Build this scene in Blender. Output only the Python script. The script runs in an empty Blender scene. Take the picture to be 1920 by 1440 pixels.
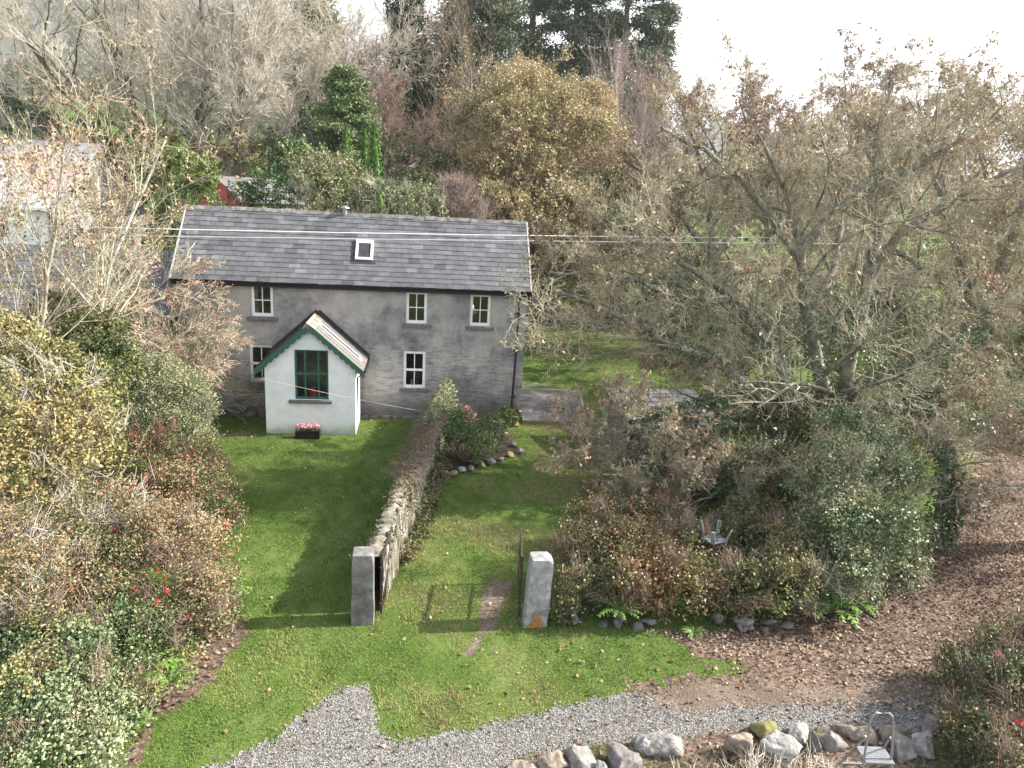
import bpy, math, random
import numpy as np
from mathutils import Matrix, Vector

# ------------------------------------------------------------------ camera, sky, sun, exposure
S = bpy.context.scene
COL = S.collection
CAM = np.array([-4.04, -27.77, 8.9]); YAW, PITCH, ROLL, FPX = .13, .2574, .055, 1340.

def cam_axes():
    cy, sy, cp, sp = math.cos(YAW), math.sin(YAW), math.cos(PITCH), math.sin(PITCH)
    f = np.array([sy*cp, cy*cp, -sp]); r = np.array([cy, -sy, 0]); u = np.cross(r, f)
    c, s = math.cos(ROLL), math.sin(ROLL)
    return c*r+s*u, -s*r+c*u, f
RX, UP, FW = cam_axes()
cd = bpy.data.cameras.new('camera'); cam = bpy.data.objects.new('camera', cd); COL.objects.link(cam)
cd.sensor_width = 36; cd.lens = 36*FPX/1920; cd.clip_start = .1; cd.clip_end = 20000
cam.matrix_world = Matrix(((RX[0], UP[0], -FW[0], CAM[0]), (RX[1], UP[1], -FW[1], CAM[1]), (RX[2], UP[2], -FW[2], CAM[2]), (0, 0, 0, 1)))
S.camera = cam

SUN_EL, SUN_AZ = math.radians(34), math.radians(2.5)       # azimuth measured from +X towards +Y
W = bpy.data.worlds.new('World'); S.world = W; W.use_nodes = True
wn = W.node_tree; wn.nodes.clear()
def N(nt, t, **kw):
    n = nt.nodes.new(t)
    for k, v in kw.items(): setattr(n, k, v)
    return n
sky = N(wn, 'ShaderNodeTexSky', sky_type='NISHITA', sun_disc=False, sun_elevation=SUN_EL,
        sun_rotation=math.pi/2-SUN_AZ, air_density=1.0, dust_density=3.0, ozone_density=1.0)
bg = N(wn, 'ShaderNodeBackground'); bg.inputs[1].default_value = .112
tc = N(wn, 'ShaderNodeTexCoord'); mp = N(wn, 'ShaderNodeMapping'); mp.inputs['Scale'].default_value = (1.2, 1.2, 4)
cn = N(wn, 'ShaderNodeTexNoise'); cn.inputs['Scale'].default_value = 1.6; cn.inputs['Detail'].default_value = 6
cr = N(wn, 'ShaderNodeValToRGB'); cr.color_ramp.elements[0].position = .22; cr.color_ramp.elements[1].position = .45
cm = N(wn, 'ShaderNodeMix', data_type='RGBA'); cm.inputs[7].default_value = (6.0, 6.1, 6.2, 1)
out = N(wn, 'ShaderNodeOutputWorld')
L = wn.links.new
L(tc.outputs['Generated'], mp.inputs[0]); L(mp.outputs[0], cn.inputs['Vector']); L(cn.outputs[0], cr.inputs[0])
sx = N(wn, 'ShaderNodeSeparateXYZ'); mr = N(wn, 'ShaderNodeMapRange', interpolation_type='SMOOTHSTEP'); mu = N(wn, 'ShaderNodeMath', operation='MULTIPLY')
for i, v in ((1, .2), (2, .6), (3, 1), (4, .25)): mr.inputs[i].default_value = v
L(tc.outputs['Generated'], sx.inputs[0]); L(sx.outputs[2], mr.inputs[0]); L(mr.outputs[0], mu.inputs[0]); L(cr.outputs[0], mu.inputs[1])
L(mu.outputs[0], cm.inputs[0]); L(sky.outputs[0], cm.inputs[6]); L(cm.outputs[2], bg.inputs[0]); L(bg.outputs[0], out.inputs[0])
sd = bpy.data.lights.new('sun', 'SUN'); sd.energy = 5.0; sd.angle = math.radians(.53); sd.color = (1, .93, .82)
so = bpy.data.objects.new('sun', sd); COL.objects.link(so)
sdir = Vector((math.cos(SUN_EL)*math.cos(SUN_AZ), math.cos(SUN_EL)*math.sin(SUN_AZ), math.sin(SUN_EL)))
so.rotation_euler = sdir.to_track_quat('Z', 'Y').to_euler(); so.location = sdir*60
S.view_settings.view_transform = 'Standard'; S.view_settings.look = 'None'; S.view_settings.gamma = 1
S.view_settings.exposure = 1.75
S.render.engine = 'CYCLES'; S.cycles.max_bounces = 6; S.cycles.transparent_max_bounces = 12

# ------------------------------------------------------------------ helpers
def ray(x, y): return FW + (x-960)/FPX*RX - (y-720)/FPX*UP
def pt(x, y, Y):
    d = ray(x, y); return CAM + d*(Y-CAM[1])/d[1]
def gd(x, y, z=0.):
    d = ray(x, y); return CAM + d*(z-CAM[2])/d[2]
def sm(a, b, x):
    t = np.clip((np.asarray(x, float)-a)/(b-a), 0, 1); return t*t*(3-2*t)
def hgt(x, y):
    x = np.asarray(x, float); y = np.asarray(y, float)
    y0 = 7 + 17*sm(-6, 6, x)
    d = np.maximum(y-y0, 0); d2 = d*d/(d+6)
    s = .25 - .11*sm(-10, 14, x)
    z = s*d2/(1+d2/420)
    z = z + .9*np.sin(x*.011+1)*np.sin(y*.013)*sm(40, 200, np.hypot(x, y))*3
    return z + .035*np.sin(x*.9+1.3)*np.sin(y*.7)*sm(0, 3, np.abs(y+1))
def unit(v): return v/np.maximum(np.linalg.norm(v, axis=-1, keepdims=True), 1e-9)

def tag(o, label=None, cat=None, group=None, kind=None):
    if label: o['label'] = label
    if cat: o['category'] = cat
    if group: o['group'] = group
    if kind: o['kind'] = kind
    return o
def empty(name, label, cat, loc=(0, 0, 0), rz=0, group=None):
    o = bpy.data.objects.new(name, None); COL.objects.link(o); o.location = [float(c) for c in loc]; o.rotation_euler[2] = rz
    return tag(o, label, cat, group)
def link(name, me, m, parent=None):
    me.materials.append(m) if m and not me.materials else None
    o = bpy.data.objects.new(name, me); COL.objects.link(o)
    if parent: o.parent = parent
    return o
def mk(name, V, Fc, m, parent=None, tint=None, smooth=False):
    V = np.ascontiguousarray(V, np.float32); Fc = np.ascontiguousarray(Fc, np.int32); n, k = Fc.shape
    me = bpy.data.meshes.new(name)
    me.vertices.add(len(V)); me.vertices.foreach_set('co', V.ravel())
    me.loops.add(n*k); me.loops.foreach_set('vertex_index', Fc.ravel())
    me.polygons.add(n); me.polygons.foreach_set('loop_start', np.arange(0, n*k, k, dtype=np.int32))
    try: me.polygons.foreach_set('loop_total', np.full(n, k, np.int32))
    except Exception: pass
    if smooth: me.polygons.foreach_set('use_smooth', np.ones(n, bool))
    if tint is not None:
        a = me.attributes.new('tint', 'FLOAT', 'FACE'); a.data.foreach_set('value', np.ascontiguousarray(tint, np.float32))
    me.update(calc_edges=True); me.validate()
    return link(name, me, m, parent)
class MB:
    """collects small shapes and links them as one mesh object"""
    def __init__(s): s.v = []; s.f = []; s.t = []
    def add(s, vs, fs, t=.5):
        b = len(s.v); s.v += [tuple(map(float, v)) for v in vs]; s.f += [tuple(b+i for i in f) for f in fs]; s.t += [t]*len(fs); return s
    def box(s, x0, x1, y0, y1, z0, z1, t=.5):
        return s.add([(x0,y0,z0),(x1,y0,z0),(x1,y1,z0),(x0,y1,z0),(x0,y0,z1),(x1,y0,z1),(x1,y1,z1),(x0,y1,z1)],
                     [(0,3,2,1),(4,5,6,7),(0,1,5,4),(1,2,6,5),(2,3,7,6),(3,0,4,7)], t)
    def bar(s, p, q, w, h=None, up=(0, 0, 1), t=.5):
        p = np.array(p, float); q = np.array(q, float); d = unit(q-p); h = h or w
        a = np.cross(d, up); a = unit(a) if np.linalg.norm(a) > 1e-4 else np.array([1., 0, 0]); b = np.cross(a, d)
        vs = [c+sa*a*w/2+sb*b*h/2 for c in (p, q) for sa, sb in ((-1,-1),(1,-1),(1,1),(-1,1))]
        return s.add(vs, [(0,1,2,3),(7,6,5,4),(0,4,5,1),(1,5,6,2),(2,6,7,3),(3,7,4,0)], t)
    def tube(s, pts, r, k=8, t=.5, cap=True):
        P = np.array(pts, float); R_ = np.full(len(P), r) if np.isscalar(r) else np.array(r)
        V, Fc = tubes(P[None], R_[None], k); s.add(V, Fc.tolist(), t)
        if cap: n = len(P); b = len(s.v)-n*k; s.f += [tuple(b+i for i in range(k))[::-1], tuple(b+(n-1)*k+i for i in range(k))]; s.t += [t, t]
        return s
    def lathe(s, c, prof, k=14, t=.5):
        c = np.array(c, float); b = len(s.v); vs = []
        for r, z in prof:
            for i in range(k): a = 2*math.pi*i/k; vs.append(c+[r*math.cos(a), r*math.sin(a), z])
        fs = [(j*k+i, j*k+(i+1) % k, (j+1)*k+(i+1) % k, (j+1)*k+i) for j in range(len(prof)-1) for i in range(k)]
        return s.add(vs, fs+[tuple(range(k))[::-1], tuple((len(prof)-1)*k+i for i in range(k))], t)
    def build(s, name, m, parent=None, bevel=0, smooth=False):
        me = bpy.data.meshes.new(name); me.from_pydata(s.v, [], s.f)
        a = me.attributes.new('tint', 'FLOAT', 'FACE'); a.data.foreach_set('value', s.t)
        me.update(); me.validate()
        if smooth: me.polygons.foreach_set('use_smooth', [True]*len(me.polygons))
        o = link(name, me, m, parent)
        if bevel:
            b = o.modifiers.new('bevel', 'BEVEL'); b.width = bevel; b.segments = 2; b.limit_method = 'ANGLE'
        return o

def tubes(P, R_, k=3):
    B, n, _ = P.shape
    T = np.empty_like(P); T[:, 1:-1] = P[:, 2:]-P[:, :-2]; T[:, 0] = P[:, 1]-P[:, 0]; T[:, -1] = P[:, -1]-P[:, -2]
    T = unit(T); ref = np.where(np.abs(T[:, :1, 2:3]) > .9, np.array([1., 0, 0]), np.array([0, 0, 1.]))
    A = unit(np.cross(T, np.broadcast_to(ref, T.shape))); Bv = np.cross(T, A)
    a = 2*np.pi*np.arange(k)/k
    V = P[:, :, None] + R_[:, :, None, None]*(np.cos(a)[:, None]*A[:, :, None]+np.sin(a)[:, None]*Bv[:, :, None])
    idx = np.arange(B*n*k).reshape(B, n, k); nx = np.roll(idx, -1, 2)
    Fc = np.stack([idx[:, :-1], nx[:, :-1], nx[:, 1:], idx[:, 1:]], -1).reshape(-1, 4)
    return V.reshape(-1, 3), Fc
def merge(lst):
    Vs, Fs, b = [], [], 0
    for V, Fc in lst: Vs.append(V); Fs.append(Fc+b); b += len(V)
    return np.concatenate(Vs), np.concatenate(Fs)
def grow(rg, S0, D, Ln, R0, n, wander, trop, tip=.3):
    P = np.empty((len(S0), n, 3)); P[:, 0] = S0; d = unit(D.copy()); st = (Ln/(n-1))[:, None]
    for i in range(1, n):
        d = unit(d + wander*rg.normal(size=d.shape) + np.array([0, 0, trop])); P[:, i] = P[:, i-1]+d*st
    t = np.linspace(0, 1, n); return P, R0[:, None]*(1-(1-tip)*t)[None]
def spawn(rg, P, R_, k, t0, t1, ang, jit, lf, rf):
    B, n, _ = P.shape
    t = t0+(t1-t0)*(np.arange(k)[None]+rg.random((B, k)))/k
    x = t*(n-1); i = np.minimum(x.astype(int), n-2); f = (x-i)[..., None]; b = np.arange(B)[:, None]
    p = P[b, i]*(1-f)+P[b, i+1]*f; T = unit(P[b, i+1]-P[b, i]); r = R_[b, i]*(1-f[..., 0])+R_[b, i+1]*f[..., 0]
    q = rg.normal(size=T.shape); q = unit(q-(q*T).sum(-1, keepdims=True)*T)
    a = (ang+jit*rg.normal(size=t.shape))[..., None]
    D = np.cos(a)*T+np.sin(a)*q
    Lb = np.linalg.norm(P[:, -1]-P[:, 0], axis=1)[:, None]
    Ln = lf*Lb*(1.15-.6*t)*rg.uniform(.65, 1.3, t.shape)
    return p.reshape(-1, 3), D.reshape(-1, 3), Ln.ravel(), (r*rf*rg.uniform(.7, 1, r.shape)).ravel()
def leaf_quads(rg, P, size, bias=None, ratio=.55, fold=.18):
    n = len(P); nr = rg.normal(size=(n, 3))
    if bias is not None: nr = unit(nr)+bias
    nr = unit(nr); q = rg.normal(size=(n, 3)); u = unit(q-(q*nr).sum(-1, keepdims=True)*nr); v = np.cross(nr, u)
    s = (size*rg.uniform(.6, 1.35, n))[:, None]
    V = np.stack([P-u*s*.5, P+v*s*ratio*.5+nr*s*fold, P+u*s*.5, P-v*s*ratio*.5+nr*s*fold], 1)
    return V.reshape(-1, 3), np.arange(n*4).reshape(n, 4)
def wob(rg, m=7, f=1.):
    K = rg.normal(size=(m, 3))*f; ph = rg.random(m)*6.28
    return lambda P: np.sin(P@K.T+ph).sum(-1)/math.sqrt(m)

# ------------------------------------------------------------------ materials
def nm(name):
    m = bpy.data.materials.new(name); m.use_nodes = True; nt = m.node_tree; nt.nodes.clear()
    o = N(nt, 'ShaderNodeOutputMaterial'); b = N(nt, 'ShaderNodeBsdfPrincipled'); nt.links.new(b.outputs[0], o.inputs[0])
    return m, nt, b
def ramp(nt, stops):
    r = N(nt, 'ShaderNodeValToRGB'); e = r.color_ramp.elements
    while len(e) < len(stops): e.new(.5)
    for q, (p, c) in zip(e, stops): q.position = p; q.color = (*c, 1)
    return r
def mat(name, stops, scale=6, rough=.85, bump=.3, detail=8, spec=.3, stretch=(1, 1, 1), tint=0, dist=.02, metal=0, bscale=None):
    m, nt, b = nm(name); lk = nt.links.new
    c = N(nt, 'ShaderNodeTexCoord'); mp_ = N(nt, 'ShaderNodeMapping'); mp_.inputs['Scale'].default_value = stretch
    lk(c.outputs['Object'], mp_.inputs[0])
    n1 = N(nt, 'ShaderNodeTexNoise'); n1.inputs['Scale'].default_value = scale; n1.inputs['Detail'].default_value = detail; n1.inputs['Roughness'].default_value = .65
    lk(mp_.outputs[0], n1.inputs['Vector'])
    if len(stops) == 1: stops = [(0, tuple(x*.82 for x in stops[0])), (1, tuple(min(1, x*1.18) for x in stops[0]))]
    elif len(stops[0]) == 3: stops = [(.3+.4*i/(len(stops)-1), s) for i, s in enumerate(stops)]
    r = ramp(nt, stops); src = n1.outputs[0]
    if tint:
        a = N(nt, 'ShaderNodeAttribute', attribute_name='tint'); mx = N(nt, 'ShaderNodeMix'); mx.inputs[0].default_value = tint
        lk(n1.outputs[0], mx.inputs[2]); lk(a.outputs['Fac'], mx.inputs[3]); src = mx.outputs[0]
    lk(src, r.inputs[0]); lk(r.outputs[0], b.inputs['Base Color'])
    b.inputs['Roughness'].default_value = rough; b.inputs['Specular IOR Level'].default_value = spec; b.inputs['Metallic'].default_value = metal
    if bump:
        n2 = N(nt, 'ShaderNodeTexNoise'); n2.inputs['Scale'].default_value = bscale or scale*3; n2.inputs['Detail'].default_value = 6
        lk(mp_.outputs[0], n2.inputs['Vector']); bp = N(nt, 'ShaderNodeBump'); bp.inputs['Strength'].default_value = bump; bp.inputs['Distance'].default_value = dist
        lk(n2.outputs[0], bp.inputs['Height']); lk(bp.outputs[0], b.inputs['Normal'])
    return m
def leafm(name, cols, trans=.3, rough=.55, spec=.35):
    m, nt, b = nm(name); lk = nt.links.new
    a = N(nt, 'ShaderNodeAttribute', attribute_name='tint')
    r = ramp(nt, [(i/(len(cols)-1), c) for i, c in enumerate(cols)]); lk(a.outputs['Fac'], r.inputs[0]); trans *= .55
    lk(r.outputs[0], b.inputs['Base Color']); b.inputs['Roughness'].default_value = rough; b.inputs['Specular IOR Level'].default_value = spec
    t = N(nt, 'ShaderNodeBsdfTranslucent'); lk(r.outputs[0], t.inputs[0]); mx = N(nt, 'ShaderNodeMixShader'); mx.inputs[0].default_value = trans
    o = [n for n in nt.nodes if n.type == 'OUTPUT_MATERIAL'][0]
    lk(b.outputs[0], mx.inputs[1]); lk(t.outputs[0], mx.inputs[2]); lk(mx.outputs[0], o.inputs[0])
    return m
M = {}
M['bark'] = mat('bark_grey', [(.06,.052,.042), (.18,.165,.13), (.34,.32,.26)], 5, bump=.6, stretch=(1, 1, .5))
M['bark_pale'] = mat('bark_pale', [(.14,.12,.10), (.30,.27,.22), (.48,.44,.38)], 4, bump=.4)
M['bark_moss'] = mat('bark_mossy', [(.05,.045,.03), (.12,.11,.06), (.16,.15,.05)], 3, bump=.6)
M['bark_white'] = mat('bark_white', [(.22,.2,.17), (.5,.47,.42), (.66,.63,.58)], 5, bump=.4)
M['twig_pale'] = mat('twig_pale', [(.34,.305,.25), (.66,.61,.53)], 1.3, bump=0)
M['twig_lichen'] = mat('twig_lichen', [(.17,.155,.105), (.37,.345,.25), (.60,.57,.44)], 1.3, bump=0)
M['twig_brown'] = mat('twig_brown', [(.14,.10,.075), (.28,.21,.165)], 1.5, bump=0)
M['twig_purple'] = mat('twig_purple', [(.20,.145,.135), (.37,.29,.27)], 1.5, bump=0)
M['twig_creeper'] = mat('twig_creeper', [(.13,.085,.075), (.27,.195,.17)], 1.5, bump=0)
M['twig_red'] = mat('twig_red', [(.16,.07,.06), (.30,.13,.11)], 1.5, bump=0)
M['l_oak'] = leafm('oak_leaf_brown', [(.19,.11,.07), (.31,.20,.13), (.42,.30,.20), (.33,.29,.15)])
M['l_rust'] = leafm('rusty_leaf', [(.17,.085,.05), (.27,.15,.09), (.22,.19,.09), (.13,.15,.065)])
M['l_beech'] = leafm('beech_leaf_gold', [(.19,.18,.085), (.32,.265,.135), (.46,.385,.23), (.36,.24,.145)])
M['l_ivy'] = leafm('ivy_leaf', [(.02,.05,.018), (.055,.115,.04), (.15,.22,.11)], .12, .42, .45)
M['l_ivy_dark'] = leafm('old_ivy_leaf', [(.012,.028,.014), (.03,.06,.03), (.06,.10,.05)], .1, .5, .3)
M['l_laurel'] = leafm('laurel_leaf', [(.06,.11,.025), (.12,.18,.045), (.22,.26,.085)], .3, .4)
M['l_yellow'] = leafm('yellow_green_leaf', [(.055,.08,.025), (.17,.185,.065), (.32,.285,.13), (.38,.28,.14)], .3)
M['l_sage'] = leafm('grey_green_leaf', [(.045,.07,.028), (.15,.185,.088), (.31,.33,.19), (.24,.19,.11)], .25)
M['l_fuchsia'] = leafm('fuchsia_leaf', [(.045,.07,.025), (.14,.18,.075), (.23,.15,.085), (.34,.22,.135), (.30,.30,.16)], .25)
M['l_bramble'] = leafm('bramble_leaf', [(.022,.035,.013), (.08,.11,.04), (.20,.18,.08), (.28,.145,.075)], .2, .45)
M['l_glossy'] = leafm('glossy_leaf', [(.03,.055,.02), (.10,.15,.062), (.28,.32,.18)], .1, .5, .4)
M['l_cypress'] = leafm('cypress_leaf', [(.05,.12,.02), (.10,.20,.035), (.16,.27,.05)], .15)
M['l_ever'] = leafm('evergreen_leaf', [(.05,.085,.03), (.11,.165,.06), (.19,.24,.11)], .15)
M['l_pine'] = leafm('pine_needle', [(.05,.075,.05), (.105,.135,.08), (.175,.19,.11)], .15)
M['l_willow'] = leafm('willow_leaf', [(.06,.075,.03), (.17,.19,.085), (.30,.30,.165), (.24,.18,.11)], .25)
M['l_fern'] = leafm('fern_green', [(.05,.12,.02), (.11,.21,.04), (.20,.28,.06)], .3)
M['l_rose'] = leafm('rose_leaf', [(.03,.075,.022), (.07,.13,.04), (.13,.18,.06)], .25)
M['pink'] = leafm('pink_petal', [(.65,.18,.26), (.8,.36,.42), (.85,.55,.6)], .3)
M['red'] = leafm('red_flower', [(.45,.02,.03), (.6,.05,.06)], .2)
M['litter'] = leafm('fallen_leaf', [(.085,.052,.036), (.19,.125,.088), (.30,.215,.155), (.43,.335,.26)], .1, .75, .2)
M['grass'] = leafm('grass_blade', [(.055,.12,.022), (.115,.18,.04), (.22,.245,.075), (.32,.29,.135), (.25,.19,.11)], .3, .6, .2)
M['concrete'] = mat('weathered_concrete', [(.045,.043,.042), (.13,.125,.12), (.25,.24,.23)], 3.5, bump=.3)
M['white_wall'] = mat('white_render', [(.70,.72,.72), (.80,.82,.82)], 1.5, bump=.12)
M['white'] = mat('white_pvc', [(.80,.80,.80)], 3, .35, 0, spec=.5)
M['verge'] = mat('pale_verge', [(.36,.36,.36)], 3, .5, 0)
M['black'] = mat('black_plastic', [(.008,.009,.011)], 3, .4, 0, spec=.4)
M['green'] = mat('green_paint', [(.03,.095,.075), (.048,.13,.10)], 3, .45, 0)
M['sill'] = mat('grey_stone_sill', [(.09,.085,.083), (.20,.19,.185)], 9, bump=.3)
M['alu'] = mat('brushed_aluminium', [(.30,.31,.33)], 20, .5, 0, metal=.9)
M['lead'] = mat('dark_flashing', [(.02,.021,.025), (.05,.052,.06)], 5, .6, .1)
M['terra'] = mat('terracotta_ridge', [(.30,.16,.11), (.45,.33,.26)], 8, .8)
M['iron'] = mat('old_iron', [(.02,.018,.016), (.07,.045,.03)], 12, .7, .2)
M['timber'] = mat('grey_timber', [(.16,.12,.08), (.33,.26,.18)], 3, .8, .3, stretch=(1, 8, 8))
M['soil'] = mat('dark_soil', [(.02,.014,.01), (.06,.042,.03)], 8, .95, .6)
M['redpaint'] = mat('red_paint', [(.36,.05,.055), (.46,.08,.085)], 2, .6, .1)
M['cable'] = mat('pale_cable', [(.75,.75,.73)], 3, .5, 0)
M['shade'] = mat('red_lampshade', [(.55,.03,.05), (.65,.05,.07)], 4, .7, 0)
M['cream'] = mat('cream_cloth', [(.7,.66,.58)], 4, .8, 0)
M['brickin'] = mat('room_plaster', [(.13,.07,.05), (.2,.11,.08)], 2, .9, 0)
M['bluevase'] = mat('blue_vase', [(.05,.12,.32)], 4, .3, 0)
M['plastic'] = mat('blue_grey_plastic', [(.15,.17,.19), (.26,.285,.31)], 5, .55, .1)
M['gravel_dark'] = None

def glass():
    m, nt, b = nm('window_glass'); lk = nt.links.new
    g = N(nt, 'ShaderNodeBsdfGlossy'); g.inputs['Roughness'].default_value = .02; t = N(nt, 'ShaderNodeBsdfTransparent'); t.inputs[0].default_value = (.86, .9, .88, 1)
    lw = N(nt, 'ShaderNodeFresnel'); lw.inputs[0].default_value = 1.8; mx = N(nt, 'ShaderNodeMixShader'); o = [n for n in nt.nodes if n.type == 'OUTPUT_MATERIAL'][0]
    lk(lw.outputs[0], mx.inputs[0]); lk(t.outputs[0], mx.inputs[1]); lk(g.outputs[0], mx.inputs[2]); lk(mx.outputs[0], o.inputs[0]); return m
M['glass'] = glass()

def facade_mat():
    """old lime render: damp stains, streaks, stone courses reading through lower down"""
    m, nt, b = nm('grey_render'); lk = nt.links.new
    c = N(nt, 'ShaderNodeTexCoord'); mth = lambda op, a, bb=None: None
    def noise(scale, det, st, rough=.6, dis=0):
        mp_ = N(nt, 'ShaderNodeMapping'); mp_.inputs['Scale'].default_value = st; lk(c.outputs['Object'], mp_.inputs[0])
        n = N(nt, 'ShaderNodeTexNoise'); n.inputs['Scale'].default_value = scale; n.inputs['Detail'].default_value = det; n.inputs['Roughness'].default_value = rough; n.inputs['Distortion'].default_value = dis
        lk(mp_.outputs[0], n.inputs['Vector']); return n.outputs[0]
    big = noise(.5, 8, (1, 1, 1), .7); streak = noise(1.1, 6, (1.6, 1.6, .45), .6); fine = noise(14, 6, (1, 1, 1)); course = noise(1.0, 4, (2.2, 2.2, 8.5), .55, .6)
    r1 = ramp(nt, [(.33, (.115,.113,.117)), (.44, (.23,.227,.225)), (.53, (.37,.355,.335)), (.75, (.45,.432,.40))]); lk(big, r1.inputs[0])
    r2 = ramp(nt, [(.30, (.66,.66,.68)), (.50, (1,1,1))]); lk(streak, r2.inputs[0])
    mx = N(nt, 'ShaderNodeMix', data_type='RGBA', blend_type='MULTIPLY'); mx.inputs[0].default_value = .75; lk(r1.outputs[0], mx.inputs[6]); lk(r2.outputs[0], mx.inputs[7])
    # stone band: stronger below 3 m
    sp = N(nt, 'ShaderNodeSeparateXYZ'); lk(c.outputs['Object'], sp.inputs[0])
    mr = N(nt, 'ShaderNodeMapRange', interpolation_type='SMOOTHSTEP'); lk(sp.outputs[2], mr.inputs[0])
    for i, v in ((1, 3.9), (2, 2.2), (3, .05), (4, 1)): mr.inputs[i].default_value = v
    rc = ramp(nt, [(.34, (.38,.38,.40)), (.47, (.95,.95,.96)), (.62, (1.25,1.23,1.21))]); lk(course, rc.inputs[0])
    mx2 = N(nt, 'ShaderNodeMix', data_type='RGBA', blend_type='MULTIPLY'); mq = N(nt, 'ShaderNodeMath', operation='MULTIPLY'); mq.inputs[1].default_value = .55
    lk(mr.outputs[0], mq.inputs[0]); lk(mq.outputs[0], mx2.inputs[0]); lk(mx.outputs[2], mx2.inputs[6]); lk(rc.outputs[0], mx2.inputs[7])
    rf = ramp(nt, [(.3, (.82,.82,.82)), (.7, (1.12,1.12,1.12))]); lk(fine, rf.inputs[0])
    mx3 = N(nt, 'ShaderNodeMix', data_type='RGBA', blend_type='MULTIPLY'); mx3.inputs[0].default_value = 1; lk(mx2.outputs[2], mx3.inputs[6]); lk(rf.outputs[0], mx3.inputs[7])
    # damp dark foot
    fr = N(nt, 'ShaderNodeMapRange', interpolation_type='SMOOTHSTEP'); ad = N(nt, 'ShaderNodeMath', operation='MULTIPLY_ADD'); ad.inputs[1].default_value = -1.3
    lk(big, ad.inputs[0]); lk(sp.outputs[2], ad.inputs[2]); lk(ad.outputs[0], fr.inputs[0])
    for i, v in ((1, .5), (2, -.45), (3, 0), (4, .75)): fr.inputs[i].default_value = v
    mx4 = N(nt, 'ShaderNodeMix', data_type='RGBA'); mx4.inputs[7].default_value = (.07,.066,.072,1); lk(fr.outputs[0], mx4.inputs[0]); lk(mx3.outputs[2], mx4.inputs[6])
    lk(mx4.outputs[2], b.inputs['Base Color']); b.inputs['Roughness'].default_value = .92; b.inputs['Specular IOR Level'].default_value = .2
    m1 = N(nt, 'ShaderNodeMath', operation='MULTIPLY'); lk(course, m1.inputs[0]); lk(mr.outputs[0], m1.inputs[1])
    m2 = N(nt, 'ShaderNodeMath', operation='MULTIPLY_ADD'); m2.inputs[1].default_value = .25; lk(fine, m2.inputs[0]); lk(m1.outputs[0], m2.inputs[2])
    bp = N(nt, 'ShaderNodeBump'); bp.inputs['Strength'].default_value = .6; bp.inputs['Distance'].default_value = .05; lk(m2.outputs[0], bp.inputs['Height']); lk(bp.outputs[0], b.inputs['Normal'])
    return m
M['facade'] = facade_mat()
def porch_mat():
    m, nt, b = nm('limewashed_render'); lk = nt.links.new; c = N(nt, 'ShaderNodeTexCoord'); n = N(nt, 'ShaderNodeTexNoise'); n.inputs['Scale'].default_value = 2.2; n.inputs['Detail'].default_value = 9; n.inputs['Roughness'].default_value = .7
    lk(c.outputs['Object'], n.inputs['Vector']); sp = N(nt, 'ShaderNodeSeparateXYZ'); lk(c.outputs['Object'], sp.inputs[0]); r = ramp(nt, [(.3, (.68,.70,.69)), (.6, (.82,.84,.84))]); lk(n.outputs[0], r.inputs[0])
    a = N(nt, 'ShaderNodeMath', operation='MULTIPLY_ADD'); a.inputs[1].default_value = -.9; lk(n.outputs[0], a.inputs[0]); lk(sp.outputs[2], a.inputs[2])
    mr = N(nt, 'ShaderNodeMapRange', interpolation_type='SMOOTHSTEP'); lk(a.outputs[0], mr.inputs[0])
    for i, v in ((1, .05), (2, -.5), (3, 0), (4, .8)): mr.inputs[i].default_value = v
    mx = N(nt, 'ShaderNodeMix', data_type='RGBA'); mx.inputs[7].default_value = (.30,.31,.25,1); lk(mr.outputs[0], mx.inputs[0]); lk(r.outputs[0], mx.inputs[6]); lk(mx.outputs[2], b.inputs['Base Color']); b.inputs['Roughness'].default_value = .85
    n2 = N(nt, 'ShaderNodeTexNoise'); n2.inputs['Scale'].default_value = 9; n2.inputs['Detail'].default_value = 5; lk(c.outputs['Object'], n2.inputs['Vector']); bp = N(nt, 'ShaderNodeBump'); bp.inputs['Strength'].default_value = .35; bp.inputs['Distance'].default_value = .03; lk(n2.outputs[0], bp.inputs['Height']); lk(bp.outputs[0], b.inputs['Normal'])
    return m
M['porch'] = porch_mat(); M['shedroof'] = mat('grey_felt', [(.085,.083,.087), (.14,.137,.14)], 2, .8, .2)
M['slate'] = mat('roof_slate', [(.05,.052,.058), (.082,.085,.092), (.108,.112,.12), (.155,.16,.168)], 3.2, .55, .25, tint=.32, spec=.4)
M['slate_old'] = mat('old_slate', [(.05,.05,.055), (.12,.12,.13), (.2,.2,.2)], 2, .7, .4, tint=.4)
M['sheet_shade_side'] = mat('shade_side_sheet', [(.03,.03,.03), (.09,.08,.07)], 3, .8, .3)  # porch slope turned from the sun, its shade put into the colour
M['plank_sun_side'] = mat('sun_side_sheet', [(.10,.092,.085), (.20,.188,.172)], 4, .8, .2, stretch=(1, 6, 1))  # paler sheet for the sunlit porch slope, light put into the colour
M['barnroof'] = mat('barn_roof', [(0, (.30,.205,.19)), (.45, (.33,.25,.24)), (.55, (.29,.285,.295)), (1, (.34,.34,.36))], .12, .7, .1, detail=3)
M['grey_wall'] = mat('plain_grey_wall', [(.22,.22,.215), (.36,.355,.34)], 1.2)
M['rubble'] = mat('rubble_stone', [(.10,.08,.075), (.22,.18,.17), (.32,.27,.25)], 3, .9, .8, dist=.06)
M['gwall'] = mat('garden_wall_stone', [(.03,.03,.025), (.09,.085,.07), (.25,.24,.205), (.42,.40,.36)], 2.5, .9, .8, stretch=(1, 1, .45), dist=.05)
M['coping'] = mat('lichen_coping', [(.07,.062,.045), (.17,.155,.12), (.32,.30,.26)], 4, .9, .5)
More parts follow.
